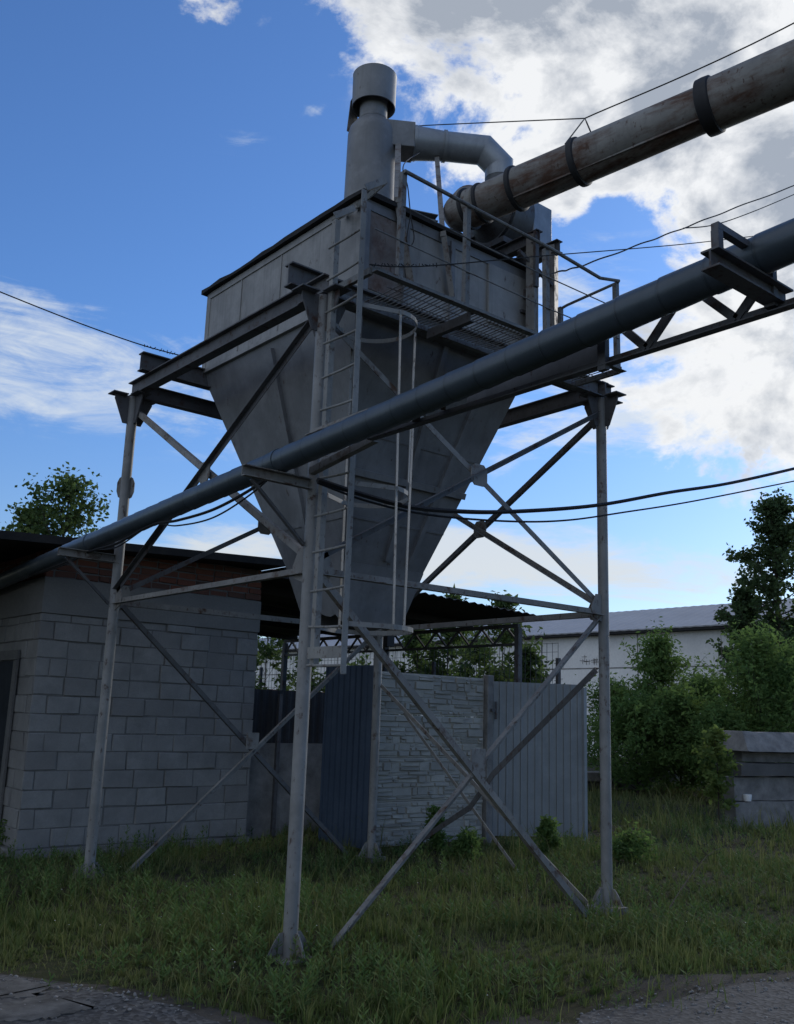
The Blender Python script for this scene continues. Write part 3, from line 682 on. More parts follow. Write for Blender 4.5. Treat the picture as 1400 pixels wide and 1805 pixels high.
mb = MB(); mb.box((SX0 - .002, SY - .004, 2.603), (SX1 - .003, SY + .019, 3.005)); mb.box((SX0 - .002, SY + .0195, 2.603), (SX0 + .019, DEP, 3.005)); mb.build('render_band', 'plaster', shed)
mb = MB(); courses(mb, 'x', SX0, SX1, 3.01, wall_z, .26, .083, .012, SY + .021, .022, rb, True, 1.2); courses(mb, 'y', SY + .05, DEP, 3.01, wall_z, .26, .083, .012, SX0 + .021, .022, rb, True, 1.2); mb.build('brick_band', 'brick', shed)
mb = MB(); mb.box((SX0 - .03, SY - .04, -.2), (SX1 + .01, SY + .018, .062)); mb.box((SX0 - .035, SY + .0185, -.2), (SX0 + .018, DEP, .062)); mb.build('plinth', 'concrete', shed)
# door on the left-hand side
dy0, dy1 = 5.62, 6.65
dr = MB().box((SX0 - .012, dy0 + .09, .06), (SX0 - .0045, dy1, 2.08)).build('door', 'door', shed)
MB().tube([(SX0 - .02, dy0 + .2, 1.0), (SX0 - .06, dy0 + .2, 1.0), (SX0 - .06, dy0 + .32, 1.0)], .01, 8).build('handle', 'frame_dark', dr, True)
mb = MB(); mb.box((SX0 - .03, dy0 - .03, .062), (SX0 - .004, dy0 + .085, 2.085)); mb.box((SX0 - .03, dy0 - .03, 2.09), (SX0 - .004, dy1, 2.2)); mb.build('door_frame', 'mortar', shed)
# roof: slab with a felt edge, slightly higher toward the right
mb = MB(); e0 = V((-6.5, 4.66, 3.06)); e1 = V((2.82, 4.66, 3.45)); yb = DEP + .4
mb.add([e0, e1, (e1.x, yb, e1.z), (e0.x, yb, e0.z), e0 + V((0, 0, .09)), e1 + V((0, 0, .09)), (e1.x, yb, e1.z + .09), (e0.x, yb, e0.z + .09)],
       [(0, 3, 2, 1), (4, 5, 6, 7), (0, 1, 5, 4), (1, 2, 6, 5), (2, 3, 7, 6), (3, 0, 4, 7)]); mb.build('roof', 'felt', shed)

# lean-to to the right of the shed
can = thing('lean_to_canopy', 'open lean-to with dark sheet roof on lattice girder beside the shed', 'canopy', (5.2, 8, 0))
mb = MB(); xs = np.linspace(2.83, 7.85, 61); vs = []
for i, x in enumerate(xs):
    z = 3.46 - (x - 2.83)/5.02*.205 + (.014 if i % 2 else -.014)
    vs += [(x, 4.68 + rg.uniform(-.015, .015), z), (x, 12.0, z)]
mb.add(vs, [(2*i, 2*i+2, 2*i+3, 2*i+1) for i in range(60)]); rf = mb.build('roof_sheet', 'darksheet', can); rf.modifiers.new('t', 'SOLIDIFY').thickness = .008
mb = MB(); mb.box((2.83, 4.71, 3.30), (2.9, 4.76, 3.43));
for y in (6.2, 8.0, 9.8, 11.6): mb.bar((2.83, y, 3.36), (7.7, y, 3.16), .06, .10)
mb.build('rafter', 'darksheet', can)
TX = 7.5
tr_ = MB().bar((TX, 4.9, 3.09), (TX, 11.75, 3.09), .06, .06).build('girder_chord', 'frame_dark', can)
MB().bar((TX, 4.9, 2.79), (TX, 11.75, 2.79), .05, .04).build('girder_chord', 'frame_dark', can)
ny_ = 24
mb = MB()
for i in range(ny_):
    y0, y1 = 4.9 + 6.85*i/ny_, 4.9 + 6.85*(i+1)/ny_
    mb.bar((TX, y0, 3.07 if i % 2 else 2.80), (TX, y1, 2.80 if i % 2 else 3.07), .03, .03)
mb.build('girder_lattice', 'frame_dark', can)
for y in (4.92, 8.3, 11.72): MB().bar((TX, y, 0), (TX, y, 3.05), .09, .09, (1, 0, 0)).build('post', 'frame_dark', can)
MB().bar((5.6, 11.8, 0), (5.6, 11.8, 3.25), .07, .07, (1, 0, 0)).build('post', 'frame_dark', can)
hb = onY(4.9, 687, 1120); MB().box((hb.x - .07, 4.86, hb.z - .16), (hb.x + .06, 4.95, hb.z + .3)).build('hanger', 'darksheet', can)

# ------------------------------------------------------------------ yard walls, fence, gates
yw = thing('yard_wall', 'low concrete wall with dark sheeting on top beside the shed', 'wall', (3.6, 5.3, 0))
w0 = onY(5.3, 445, 1310); w1 = onY(5.3, 500, 1217)
mb = MB(); mb.box((2.75, 5.3, -.2), (7.3, 5.5, w0.z)); mb.build('concrete_base', 'concrete', yw)
mb = MB(); n = 60; zz = w1.z; vs = []
for i in range(n + 1):
    x = 2.75 + 2.0*i/n; vs += [(x, 5.34 + (.015 if (i//2) % 2 else 0), w0.z + .001), (x, 5.34 + (.015 if (i//2) % 2 else 0), zz)]
mb.add(vs, [(2*i, 2*i+2, 2*i+3, 2*i+1) for i in range(n)]); o = mb.build('sheeting', 'darksheet', yw); o.modifiers.new('t', 'SOLIDIFY').thickness = .004
MB().bar((3.25, 5.28, .0), (3.25, 5.28, zz - .05), .05, .05, (1, 0, 0)).build('post', 'frame_dark', yw)
# wire mesh behind the canopy
mf = thing('mesh_fence', 'see-through wire mesh fence behind the lean-to', 'fence', (7.9, 8, 0))
mb = MB(); xf = 8.1
for i in range(76): mb.bar((xf, 4.6 + i*.12, 1.2), (xf, 4.6 + i*.12, 2.85), .006, .006, (1, 0, 0))
for k in range(12): mb.bar((xf, 4.6, 1.3 + k*.14), (xf, 13.6, 1.3 + k*.14), .006, .006)
for i in range(50): mb.bar((2.2 + i*.12, 13.6, 1.2), (2.2 + i*.12, 13.6, 3.3), .006, .006, (1, 0, 0))
for k in range(15): mb.bar((2.2, 13.6, 1.3 + k*.14), (xf, 13.6, 1.3 + k*.14), .006, .006)
mb.build('mesh', 'frame_dark', mf)
for x, y in ((xf, 4.6), (xf, 7.6), (xf, 10.6), (xf, 13.6), (5.2, 13.6), (2.4, 13.6)): MB().bar((x, y, 0), (x, y, 2.6), .06, .06, (1, 0, 0)).build('post', 'frame_dark', mf)
# cast stone panel
fp_ = thing('stone_panel_fence', 'pale cast-concrete fence bay with stacked stone pattern', 'fence', (4.8, 3.95, 0))
FX0, FX1, FY = 3.84, 5.74, 3.93
rs_ = random.Random(5)
for row in range(4):
    z0 = .0 + row*.54; z1 = z0 + .532; mb = MB(); mb.box((FX0, FY, z0), (FX1, FY + .04, z1))
    z = z0 + .012
    while z < z1 - .04:
        h = rs_.choice((.045, .055, .07, .09, .11)); h = min(h, z1 - .012 - z); x = FX0 + .02
        if z1 - .012 - (z + h) < .035: h = z1 - .012 - z
        while x < FX1 - .03:
            w_ = rs_.choice((.09, .14, .19, .26, .33)); x2 = min(x + w_, FX1 - .015)
            if FX1 - .015 - x2 < .05: x2 = FX1 - .015
            sub = [(z, h)] if h < .08 or rs_.random() < .45 else [(z, h*.5), (z + h*.5, h*.5)]
            for zz_, hh in sub:
                d = rs_.uniform(.005, .030); g_ = .006; tl = lambda: rs_.uniform(-.015, .015)
                A = [(x + .004, FY - .0005, zz_ + .004), (x2 - .004, FY - .0005, zz_ + .004), (x2 - .004, FY - .0005, zz_ + hh - .003), (x + .004, FY - .0005, zz_ + hh - .003)]
                B = [(x + g_ + abs(tl()), FY - d + tl()*.5, zz_ + g_ + abs(tl())), (x2 - g_ - abs(tl()), FY - d + tl()*.5, zz_ + g_ + abs(tl())*.6), (x2 - g_ - abs(tl()), FY - d + tl()*.5, zz_ + hh - g_), (x + g_ + abs(tl()), FY - d + tl()*.5, zz_ + hh - g_ - abs(tl())*.5)]
                mb.add(A + B, [(4, 5, 6, 7), (0, 1, 5, 4), (1, 2, 6, 5), (2, 3, 7, 6), (3, 0, 4, 7)], rs_.uniform(.01, .5))
            x = x2
        z += h
    mb.build('panel', 'stonepanel', fp_)
MB().bar((FX1 + .065, FY - .02, -.1), (FX1 + .065, FY - .02, 2.2), .11, .12, (1, 0, 0)).build('post', 'concrete', fp_, bevel=.01)
MB().bar((FX0 - .055, FY - .0, -.1), (FX0 - .055, FY - .0, 2.15), .09, .1, (1, 0, 0)).build('post', 'concrete', fp_, bevel=.01)
# profiled sheet gates
def sheet_gate(name, label, p0, p1, h, mat, pitch, ribs_side=1):
    t = thing(name, label, 'gate', p0, 'profiled sheet gate leaves')
    p0 = V(p0); p1 = V(p1); L_ = (p1-p0).length; d = (p1-p0).normalized(); nrm = d.cross(UZ)*ribs_side
    prof = []; x = 0
    while x < L_ - pitch*.5:
        for fx, fo in ((0, 0), (.70, 0), (.78, .024), (.92, .024), (1.0, 0)):
            xx = min(x + pitch*fx, L_); prof.append((xx, fo))
        x += pitch
    prof.append((L_, 0)); mb = MB(); vs = []
    for xx, fo in prof: vs += [p0 + d*xx + nrm*fo + UZ*.04, p0 + d*xx + nrm*fo + UZ*h]
    mb.add(vs, [(2*i, 2*i+2, 2*i+3, 2*i+1) for i in range(len(prof)-1)]); o = mb.build('sheet', mat, t); o.modifiers.new('t', 'SOLIDIFY').thickness = .003
    mb = MB()
    for q in (p0 + d*.02, p1 - d*.02): mb.bar(q - nrm*.03 + UZ*.03, q - nrm*.03 + UZ*(h - .01), .045, .04, d)
    for z in (.2, h*.55, h - .06): mb.bar(p0 + d*.045 - nrm*.03 + UZ*z, p1 - d*.045 - nrm*.03 + UZ*z, .03, .04)
    mb.build('gate_frame', mat, t)
    return t
g1 = sheet_gate('sheet_metal_gate', 'grey-blue profiled sheet gate leaf standing open right of the stone panel', (5.90, 3.89, 0), (7.05, 3.24, 0), 2.12, 'gate', .105)
d = V((7.05-5.90, 3.24-3.89, 0)).normalized()
MB().bar(V((7.06, 3.235, -.05)), V((7.06, 3.235, 2.08)), .06, .06, (1, 0, 0)).build('end_post', 'gate', g1)
mb = MB(); mb.box((5.80, 3.82, 1.70), (5.90, 3.86, 1.74)); mb.tube([(5.885, 3.83, 1.60), (5.885, 3.83, 1.84)], .018, 8); mb.build('hinge', 'frame_dark', g1)
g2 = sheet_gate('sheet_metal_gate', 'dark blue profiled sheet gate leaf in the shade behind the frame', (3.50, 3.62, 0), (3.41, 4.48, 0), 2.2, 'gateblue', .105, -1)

# ------------------------------------------------------------------ warehouse
wh = thing('warehouse', 'long pale concrete panel warehouse with low grey corrugated roof', 'warehouse', (36, 30, 0))
WXX = 34.1
mb = MB(); mb.box((WXX, 10, -.2), (WXX + 12, 75, 5.93)); mb.build('wall', 'whwall', wh)
mb = MB()
for y in np.arange(10, 75, 6.0): mb.box((WXX - .012, y - .03, 0), (WXX - .002, y + .03, 5.85))
mb.box((WXX - .012, 10, 4.18), (WXX - .003, 75, 4.24)); mb.box((WXX - .012, 10, 2.3), (WXX - .003, 75, 2.36)); mb.build('panel_joint', 'concrete', wh)
mb = MB()
for (y, z, w_, h_) in ((26.8, 4.6, .7, .5), (26.6, 3.0, .6, .9), (25.2, 4.7, .5, .35), (24.6, 4.6, .3, .2), (26.9, 3.6, .35, .35)):
    for q in range(5):
        yy = y + rs_.uniform(-w_/2, w_/2); zq = z + rs_.uniform(-h_/2, h_/2)
        mb.box((WXX - .02, yy - rs_.uniform(.1, .3), zq), (WXX - .013, yy + .1, zq + .025)); mb.box((WXX - .025, yy - .1, zq - .15), (WXX - .0205, yy - .08, zq + .1))
mb.build('spalled_patch', 'concrete', wh)
mb = MB(); nr = 260; vs = []
for i in range(nr + 1):
    y = 9 + 67*i/nr; dz = .02 if i % 2 else 0
    vs += [(WXX - .5, y, 5.96 + dz), (WXX + 4.2, y, 7.5 + dz), (WXX + 12.5, y, 5.96 + dz)]
mb.add(vs, [(3*i+a, 3*i+a+1, 3*i+a+4, 3*i+a+3) for i in range(nr) for a in (0, 1)]); o = mb.build('roof', 'whroof', wh); o.modifiers.new('t', 'SOLIDIFY').thickness = .06
MB().box((WXX - .45, 9, 5.80), (WXX - .015, 76, 5.93)).build('eave', 'felt', wh)
hs_ = thing('distant_house', 'small house with brown roof far behind the mesh fence', 'house', ground(520, 46))
p = ground(525, 46); MB().box((p.x - 4, p.y - 3, -.2), (p.x + 4, p.y + 3, 1.2)).build('wall', 'plaster', hs_)
mb = MB(); mb.add([(p.x-4.6, p.y-3.4, 1.0), (p.x+4.6, p.y-3.4, 1.0), (p.x+4.6, p.y+3.4, 1.0), (p.x-4.6, p.y+3.4, 1.0), (p.x-4.6, p.y, 2.6), (p.x+4.6, p.y, 2.6)], [(0, 1, 5, 4), (2, 3, 4, 5), (0, 4, 3), (1, 2, 5)]); mb.build('roof', 'brick', hs_)

# ------------------------------------------------------------------ concrete slabs on the right
def slab(lo, hi, name, label, top_in=0, holes=0, mat='concrete'):
    x0, y0, z0 = lo; x1, y1, z1 = hi; mb = MB(); t = top_in
    nx_ = 14; rr = random.Random(int(z0*100) + 3)
    vs = []; ring = []
    for i in range(nx_ + 1):
        x = x0 + (x1-x0)*i/nx_; j = lambda: rr.uniform(-.012, .012)
        vs += [(x, y0 + j()*.6, z0 + j()*.5), (x + (t*.5 if i == 0 else 0), y0 + t + j()*.6, z1 + j()), (x + (t*.5 if i == 0 else 0), y1, z1 + j()), (x, y1, z0)]
    fs = [(4*i+k, 4*i+(k+1) % 4, 4*i+4+(k+1) % 4, 4*i+4+k) for i in range(nx_) for k in range(4)] + [(3, 2, 1, 0), tuple(4*nx_ + q for q in range(4))]
    fs = [tuple(reversed(f)) for f in fs]
    mb.add(vs, fs); o = mb.build(name, mat); tag(o, label, 'concrete block' if name == 'concrete_block' else 'concrete slab', 'stacked concrete blocks'); o.matrix_world = Matrix.Translation((10.9, 3.2, 0)) @ Matrix.Rotation(R(-13), 4, 'Z') @ Matrix.Translation((-10.9, -3.2, 0)); return o
slab((10.86, 3.18, -.1), (14.6, 3.42, .40), 'concrete_block', 'stained concrete block at the bottom of the stack by the bushes')
slab((10.93, 3.26, .412), (14.6, 3.52, .79), 'concrete_block', 'pitted concrete block second from the bottom of the stack')
slab((11.00, 3.16, .815), (14.6, 3.50, 1.02), 'concrete_slab', 'smooth dark slab lying across the middle of the block stack', 0, 0, 'slabdark')
ho = slab((11.30, 3.42, 1.03), (14.6, 3.75, 1.19), 'concrete_slab', 'thin set-back slab with round holes in its edge')
mb = MB()
for x in (11.62, 12.05, 12.5, 12.9): MB().tube([(x, 3.385, 1.11), (x, 3.425, 1.11)], .03, 10).build('hole', 'felt', ho)
slab((11.08, 3.06, 1.215), (14.6, 3.8, 1.53), 'concrete_slab', 'weathered slab with sloping face on top of the stack', .24)
q = V((11.18, 3.165, .405)); tag(MB().lathe([(.0, 0), (.06, 0), (.075, .09), (.07, .11), (.0, .115)], q, (0, 0, 1), 16).build('plastic_cup', 'white', None, True), 'small white plastic cup on the ledge of the bottom concrete block', 'cup')
q = ground(1060, 24.5)
tag(MB().bar(q + V((-1.6, .6, .32)), q + V((2.0, -.55, .32)), .5, .22).build('concrete_beam', 'concrete', None, bevel=.02), 'long concrete beam lying in the grass behind the right post', 'concrete beam')
tag(MB().bar(q + V((-1.8, .9, .10)), q + V((1.6, -.1, .10)), .5, .2).build('concrete_beam', 'concrete', None, bevel=.02), 'lower concrete beam half sunk in grass under the other beam', 'concrete beam')

# ------------------------------------------------------------------ trees and shrubs
def leaves(centers, size, rng, tint_base, flat=.0, aspect=.5):
    n = len(centers); c = np.asarray(centers, float)
    d = rng.normal(size=(n, 3)); d[:, 2] = d[:, 2]*.7 - .25; d /= np.linalg.norm(d, axis=1, keepdims=True)
    u = rng.normal(size=(n, 3)); u[:, 2] *= (1 - flat); s = np.cross(d, u); s /= np.linalg.norm(s, axis=1, keepdims=True) + 1e-9
    nn = np.cross(s, d); L = (size*rng.uniform(.6, 1.3, n))[:, None]
    v = np.empty((n, 4, 3)); v[:, 0] = c; v[:, 1] = c + d*L*.5 + s*L*aspect*.5 + nn*L*.10; v[:, 2] = c + d*L; v[:, 3] = c + d*L*.5 - s*L*aspect*.5 + nn*L*.10
    q = np.arange(n*4).reshape(n, 4); t = np.clip(tint_base + rng.normal(0, .22, n), 0, 1)
    return v.reshape(-1, 3), q, t
def tree(name, label, cat, pos, height, crown_base, radius, seed, leaf, mat, nl=26, per=26, spread=.16, group=None, trunk_r=None, shape='oval', aspect=.5, bark='bark', lean=(0, 0), clump=5, shoots=0):
    rng = np.random.default_rng(seed); pos = np.array(pos, float); root = thing(name, label, cat, tuple(pos), group)
    tr = trunk_r or height*.014; mb = MB(); H = height
    tp = [pos + np.array([lean[0]*t*t*H + math.sin(t*5 + seed)*.012*H*t, lean[1]*t*t*H + math.cos(t*4 + seed)*.012*H*t, H*.97*t - .1]) for t in np.linspace(0, 1, 9)]
    mb.tube([V(p) for p in tp], [tr*(1 - .93*i/8) + .003 for i in range(9)], 8)
    cents = []; tints = []
    for i in range(nl):
        t = crown_base + (1 - crown_base)*((i + rng.uniform(0, 1))/nl)**.9; t = min(t, .99)
        k = t*8; a = int(min(k, 7)); base = tp[a]*(1-(k-a)) + tp[a+1]*(k-a)
        rel = (t - crown_base)/(1 - crown_base)
        env = {'oval': math.sin(math.pi*min(1, .16 + rel*.84))**.7, 'cone': (1 - rel)**.8 + .08, 'bush': (1 - rel**2.2)*.95 + .06}[shape]
        az = i*2.4 + rng.uniform(-.6, .6); ln = radius*env*rng.uniform(.6, 1.12); el = rng.uniform(.15, .8) + rel*.45
        dirv = np.array([math.cos(az)*math.cos(el), math.sin(az)*math.cos(el), math.sin(el)]); pts = [base]
        for s in range(5):
            dirv = dirv + rng.normal(0, .13, 3) + np.array([0, 0, -.03]); dirv /= np.linalg.norm(dirv); pts.append(pts[-1] + dirv*ln/5)
        rb0 = max(.004, tr*.35*(1 - rel*.7)); mb.tube([V(p) for p in pts], [rb0*(1 - .85*j/5) for j in range(6)], 5)
        tb = rng.uniform(.1, .75)
        for s in range(clump):
            f = rng.uniform(.25, 1.05); kk = min(f*5, 4.999); aa_ = int(kk); pc = pts[aa_]*(1-(kk-aa_)) + pts[aa_+1]*(kk-aa_)
            tw = rng.normal(0, 1, 3); tw[2] = abs(tw[2])*.6; tw /= np.linalg.norm(tw); tl = radius*rng.uniform(.10, .32)
            if s % 2 == 0: mb.tube([V(pc), V(pc + tw*tl)], [rb0*.3, .002], 4)
            m_ = int(per*rng.uniform(.4, 1.5)); along = rng.uniform(0, 1.15, (m_, 1))
            cents.append(pc + tw*tl*along + rng.normal(0, spread*radius*.45, (m_, 3))); tints += [tb + (.15 if rel > .7 else 0)]*m_
    for i in range(shoots):
        a0 = rng.uniform(0, 2*math.pi); rr0 = radius*rng.uniform(.1, .75); zz = H*(crown_base + (1 - crown_base)*rng.uniform(.45, .93)*(1 - .35*rr0/radius))
        p0 = pos + np.array([math.cos(a0)*rr0, math.sin(a0)*rr0, zz]); dv = np.array([math.cos(a0)*.35, math.sin(a0)*.35, 1.0]) + rng.normal(0, .2, 3); dv /= np.linalg.norm(dv)
        ln = radius*rng.uniform(.25, .6); pts = [p0 + dv*ln*t + np.array([math.cos(a0), math.sin(a0), -.3])*ln*.18*t*t for t in np.linspace(0, 1, 5)]; mb.tube([V(p) for p in pts], [.006, .005, .004, .003, .002], 4)
        m_ = int(per*1.2); tt = rng.uniform(.1, 1.05, m_); kk = np.minimum(tt*4, 3.999); ai = kk.astype(int); P_ = np.array(pts); cc = P_[ai]*(1-(kk-ai))[:, None] + P_[ai+1]*(kk-ai)[:, None]
        cents.append(cc + rng.normal(0, .035, (m_, 3))); tints += [rng.uniform(.45, .95)]*m_
    c = np.concatenate(cents); ok = c[:, 2] > .05; c = c[ok]; tints = np.array(tints)[ok]
    mb.build('trunk', bark, root, True)
    v, q, t = leaves(c, leaf, rng, tints, 0, aspect); fast_mesh('crown', v, q, t, mat, root)
    return root
G = 'trees behind the yard'
p = ground(88, 27); tree('leafy_tree', 'tall loose-leaved tree rising behind the shed roof on the left', 'tree', (p.x, p.y, 0), 7.7, .3, 2.0, 21, .13, 'leafA', 46, 19, .14, G, shape='oval', aspect=.8, clump=6)
p = ground(20, 28); tree('leafy_tree', 'smaller leafy tree at the left edge behind the shed roof', 'tree', (p.x, p.y, 0), 7.0, .3, 1.7, 22, .13, 'leafA', 40, 24, .15, G, shape='oval', aspect=.8, clump=6)
p = ground(1375, 40); tree('dark_tree', 'tall dark narrow tree at the right edge behind the warehouse corner', 'tree', (p.x, p.y, 0), 10.7, .10, 2.5, 31, .17, 'leafD', 80, 26, .07, G, shape='oval', aspect=.7, clump=8)
p = ground(1318, 41); tree('dark_tree', 'shorter dark tree leaning left of the tall dark one', 'tree', (p.x, p.y, 0), 7.3, .12, 1.5, 32, .17, 'leafD', 50, 22, .08, G, shape='oval', aspect=.7, clump=7)
p = ground(1275, 33); tree('bare_sapling', 'thin leafless sapling standing before the warehouse wall', 'tree', (p.x, p.y, 0), 4.9, .2, .45, 33, .05, 'leafA', 16, 1, .1, G, trunk_r=.03, shape='oval', bark='twig', clump=5)
GS = 'shrubs in front of the warehouse'
for px, dep, h_, rad, sd, lab in ((1160, 25.0, 3.85, 1.35, 41, 'tall pointed shrub with drooping leaves in front of the warehouse joint'), (1080, 26.0, 2.55, 1.6, 42, 'low bushy shrub just right of the right post'), (1235, 26.5, 2.75, 1.8, 43, 'broad shrub between the pointed shrub and the block stack'),
                                  (1335, 24.5, 3.75, 1.9, 44, 'tall bright shrub right behind the concrete block stack'), (1400, 25.5, 3.5, 1.8, 45, 'tall shrub at the right edge behind the block stack'), (1195, 23.6, 2.3, 1.3, 46, 'low shrub in front of the pointed shrub'),
                                  (1265, 23.0, 2.0, 1.2, 47, 'small dark shrub left of the concrete stack'), (1120, 23.4, 2.1, 1.2, 48, 'small rounded shrub nearest to the lying beams')):
    p = ground(px, dep); tree('shrub', lab, 'shrub', (p.x, p.y, 0), h_, .06, rad, sd, .125, 'leafB', 44 if h_ > 3 else 34, 26, .18, GS, trunk_r=.03, shape='bush' if h_ < 3.5 else 'cone', aspect=.40, clump=8, shoots=26)
p = ground(1258, 17.0); tree('young_maple', 'small bright green sapling growing at the left end of the block stack', 'sapling', (p.x, p.y, 0), 1.62, .25, .45, 51, .10, 'leafY', 18, 14, .16, None, trunk_r=.012, shape='oval', aspect=.6, clump=4, shoots=3)
GB = 'saplings behind the wire mesh'
for i, (px, dep, h_, rad, lab) in enumerate(((790, 19, 4.15, .75, 'sapling behind the mesh with its tip above the canopy edge'), (885, 18.5, 4.05, .8, 'sapling behind the mesh nearest the right canopy post'), (735, 20, 3.5, .9, 'sapling behind the mesh close to the spout'), (840, 21, 3.3, .9, 'dense sapling seen between two lattice bays over the stone panel'),
                                             (935, 17.5, 3.0, .6, 'sapling reaching past the right canopy post'), (470, 22, 4.2, 1.0, 'bushy tree behind the mesh right beside the shed corner'), (545, 23, 3.0, .9, 'low tree behind the mesh left of the near post'), (625, 24, 2.9, .9, 'low tree behind the dark blue gate leaf'))):
    p = ground(px, dep); tree('sapling', lab, 'sapling', (p.x, p.y, 0), h_, .2, rad, 60 + i, .15, 'leafA', 24, 15, .16, GB, trunk_r=.025, shape='oval', aspect=.42, clump=5, shoots=9)

# ------------------------------------------------------------------ ground
gx = np.concatenate([[-700, -300, -120, -60, -35], np.arange(-24, 46, .5), [60, 90, 160, 350, 800]]); gy = np.concatenate([[-700, -300, -120, -50, -20], np.arange(-10, 46, .5), [60, 90, 160, 350, 900]])
def gz(x, y):
    near = np.exp(-((x - 6)**2 + (y - 2)**2)/1800.)
    return near*(.035*np.sin(x*1.3 + y*.6) + .03*np.sin(y*1.7 - x*.4 + 1) + .02*np.sin(x*3.1 + 2)*np.sin(y*2.7)) - .03
XX, YY = np.meshgrid(gx, gy, indexing='ij'); ZZ = gz(XX, YY); ZZ = np.where((np.abs(XX) > 50) | (np.abs(YY) > 50), -.03, ZZ)
v = np.stack([XX, YY, ZZ], -1).reshape(-1, 3); W = len(gy); q = np.array([(i*W+j, (i+1)*W+j, (i+1)*W+j+1, i*W+j+1) for i in range(len(gx)-1) for j in range(W-1)])
structure(fast_mesh('ground', v, q, np.zeros(len(q)), 'earth'))
# road edge: a wandering line in front of the grass
EDGE = [(-7, 5.5), (-3.5, 2.0), (-1.75, .95), (-1.30, .15), (-.95, -.75), (-.55, -1.55), (.15, -1.75), (1.0, -1.72), (1.8, -1.98), (2.6, -2.30), (4.5, -3.3), (9, -6)]
EX = np.array([e[0] for e in EDGE]); EY = np.array([e[1] for e in EDGE])
def edge_y(x): return np.interp(x, EX, EY)
def sheet(name, y_off0, y_off1, x0, x1, mat, dz, wob, seed, step=.12, rows=14):
    rng = np.random.default_rng(seed); xs_ = np.arange(x0, x1, step); vs = []
    for x in xs_:
        e = float(edge_y(x)) + y_off0 + wob*(math.sin(x*2.3 + seed) + math.sin(x*5.1 + seed*2) + rng.uniform(-.6, .6))*.5
        for r in range(rows):
            y = e + (y_off1)*(r/(rows-1))**1.6; vs.append((x, y, float(gz(np.array(x), np.array(y))) + dz))
    q = np.array([(i*rows+r, i*rows+r+1, (i+1)*rows+r+1, (i+1)*rows+r) for i in range(len(xs_)-1) for r in range(rows-1)])
    return structure(fast_mesh(name, np.array(vs), q, np.zeros(len(q)), mat))
sheet('dirt_strip', .12, -6.0, -7, 9, 'dirt', .006, .16, 3)
sheet('gravel_road', -.22, -9.0, -7, 9, 'gravel', .012, .14, 5)
for (pxs, lab) in ((((-20, 1728), (40, 1722), (88, 1735), (60, 1752), (10, 1757), (-20, 1752)), 'pale broken concrete patch in the dirt, upper one at the left edge'), (((-20, 1768), (70, 1754), (150, 1757), (172, 1772), (90, 1790), (-20, 1800)), 'larger pale concrete patch lowest at the left edge')):
    pts = []
    base = [onZ(.0, *a) for a in pxs]
    for i in range(len(base)):
        a, b_ = base[i], base[(i+1) % len(base)]
        for t in range(9): pts.append(a.lerp(b_, t/9) + V((rg.uniform(-.03, .03), rg.uniform(-.03, .03), 0)))
    zz_ = max(float(gz(np.array(p.x), np.array(p.y))) for p in pts) + .004
    o = MB().plate([V((p.x, p.y, zz_)) for p in pts], (0, 0, 1), .006).build('concrete_patch', 'slabpatch', None); structure(o)

# pebbles on the road
rng = np.random.default_rng(9); n = 1500; px_ = rng.uniform(-3, 4.5, n); py_ = edge_y(px_) - .05 - rng.exponential(.7, n); s_ = rng.uniform(.004, .016, n)
u = rng.normal(size=(n, 6, 3)) ; oc = np.array([[1, 0, 0], [-1, 0, 0], [0, 1, 0], [0, -1, 0], [0, 0, 1], [0, 0, -1]], float)
pv = (oc[None] + u*.2)*s_[:, None, None]; pv[:, :, 2] *= .6; pv += np.stack([px_, py_, gz(px_, py_) + .013], -1)[:, None, :]
fq = np.array([(0, 2, 4), (2, 1, 4), (1, 3, 4), (3, 0, 4), (2, 0, 5), (1, 2, 5), (3, 1, 5), (0, 3, 5)])
q = (fq[None] + (np.arange(n)*6)[:, None, None]).reshape(-1, 3)
structure(fast_mesh('pebbles', pv.reshape(-1, 3), q, np.zeros(len(q)), 'concrete'), 'stuff')

# ------------------------------------------------------------------ grass and weeds
def scatter(n, d0, d1, seed, pwr=1.0):
    rng = np.random.default_rng(seed); out = []
    pxs = rng.uniform(-90, 1490, n*2); dd_ = d0 + (d1-d0)*rng.uniform(0, 1, n*2)**pwr
    dirs = np.array([(x - 700)/F_PX for x in pxs]); D = RC.T @ np.stack([dirs, np.full(len(dirs), .17), np.ones(len(dirs))]); D = D[:2] / np.linalg.norm(D[:2], axis=0)
    P = CAM[:2, None] + D*dd_; return P[0], P[1], rng
def patch(x, y): return .5 + .5*np.sin(x*1.9 + 1.3*np.sin(y*1.1))*np.sin(y*1.6 + 1.1*np.sin(x*.9 + 2))
def keep(x, y, rng, soft=.35):
    e = y - edge_y(x) + (np.sin(x*2.1) + np.sin(x*5.7 + 1))*.09
    k = (e > -.55) & (rng.uniform(0, 1, len(x)) < np.where(e > 0, np.clip(e/soft, .16, 1), .16*np.exp(e/.16)*(patch(x*3, y*3) > .35)))
    shed_in = (x > SX0 - .03) & (x < SX1 + .02) & (y > SY - .03)
    fence_in = (x > FX0) & (x < FX1) & (y > FY - .02) & (y < FY + .1)
    stack = (x > 10.8) & (x < 14.6) & (y > 3.1) & (y < 4.2)
    return k & ~shed_in & ~fence_in & ~stack & (y < 30)
VS, QS, TS = [], [], []; off = 0
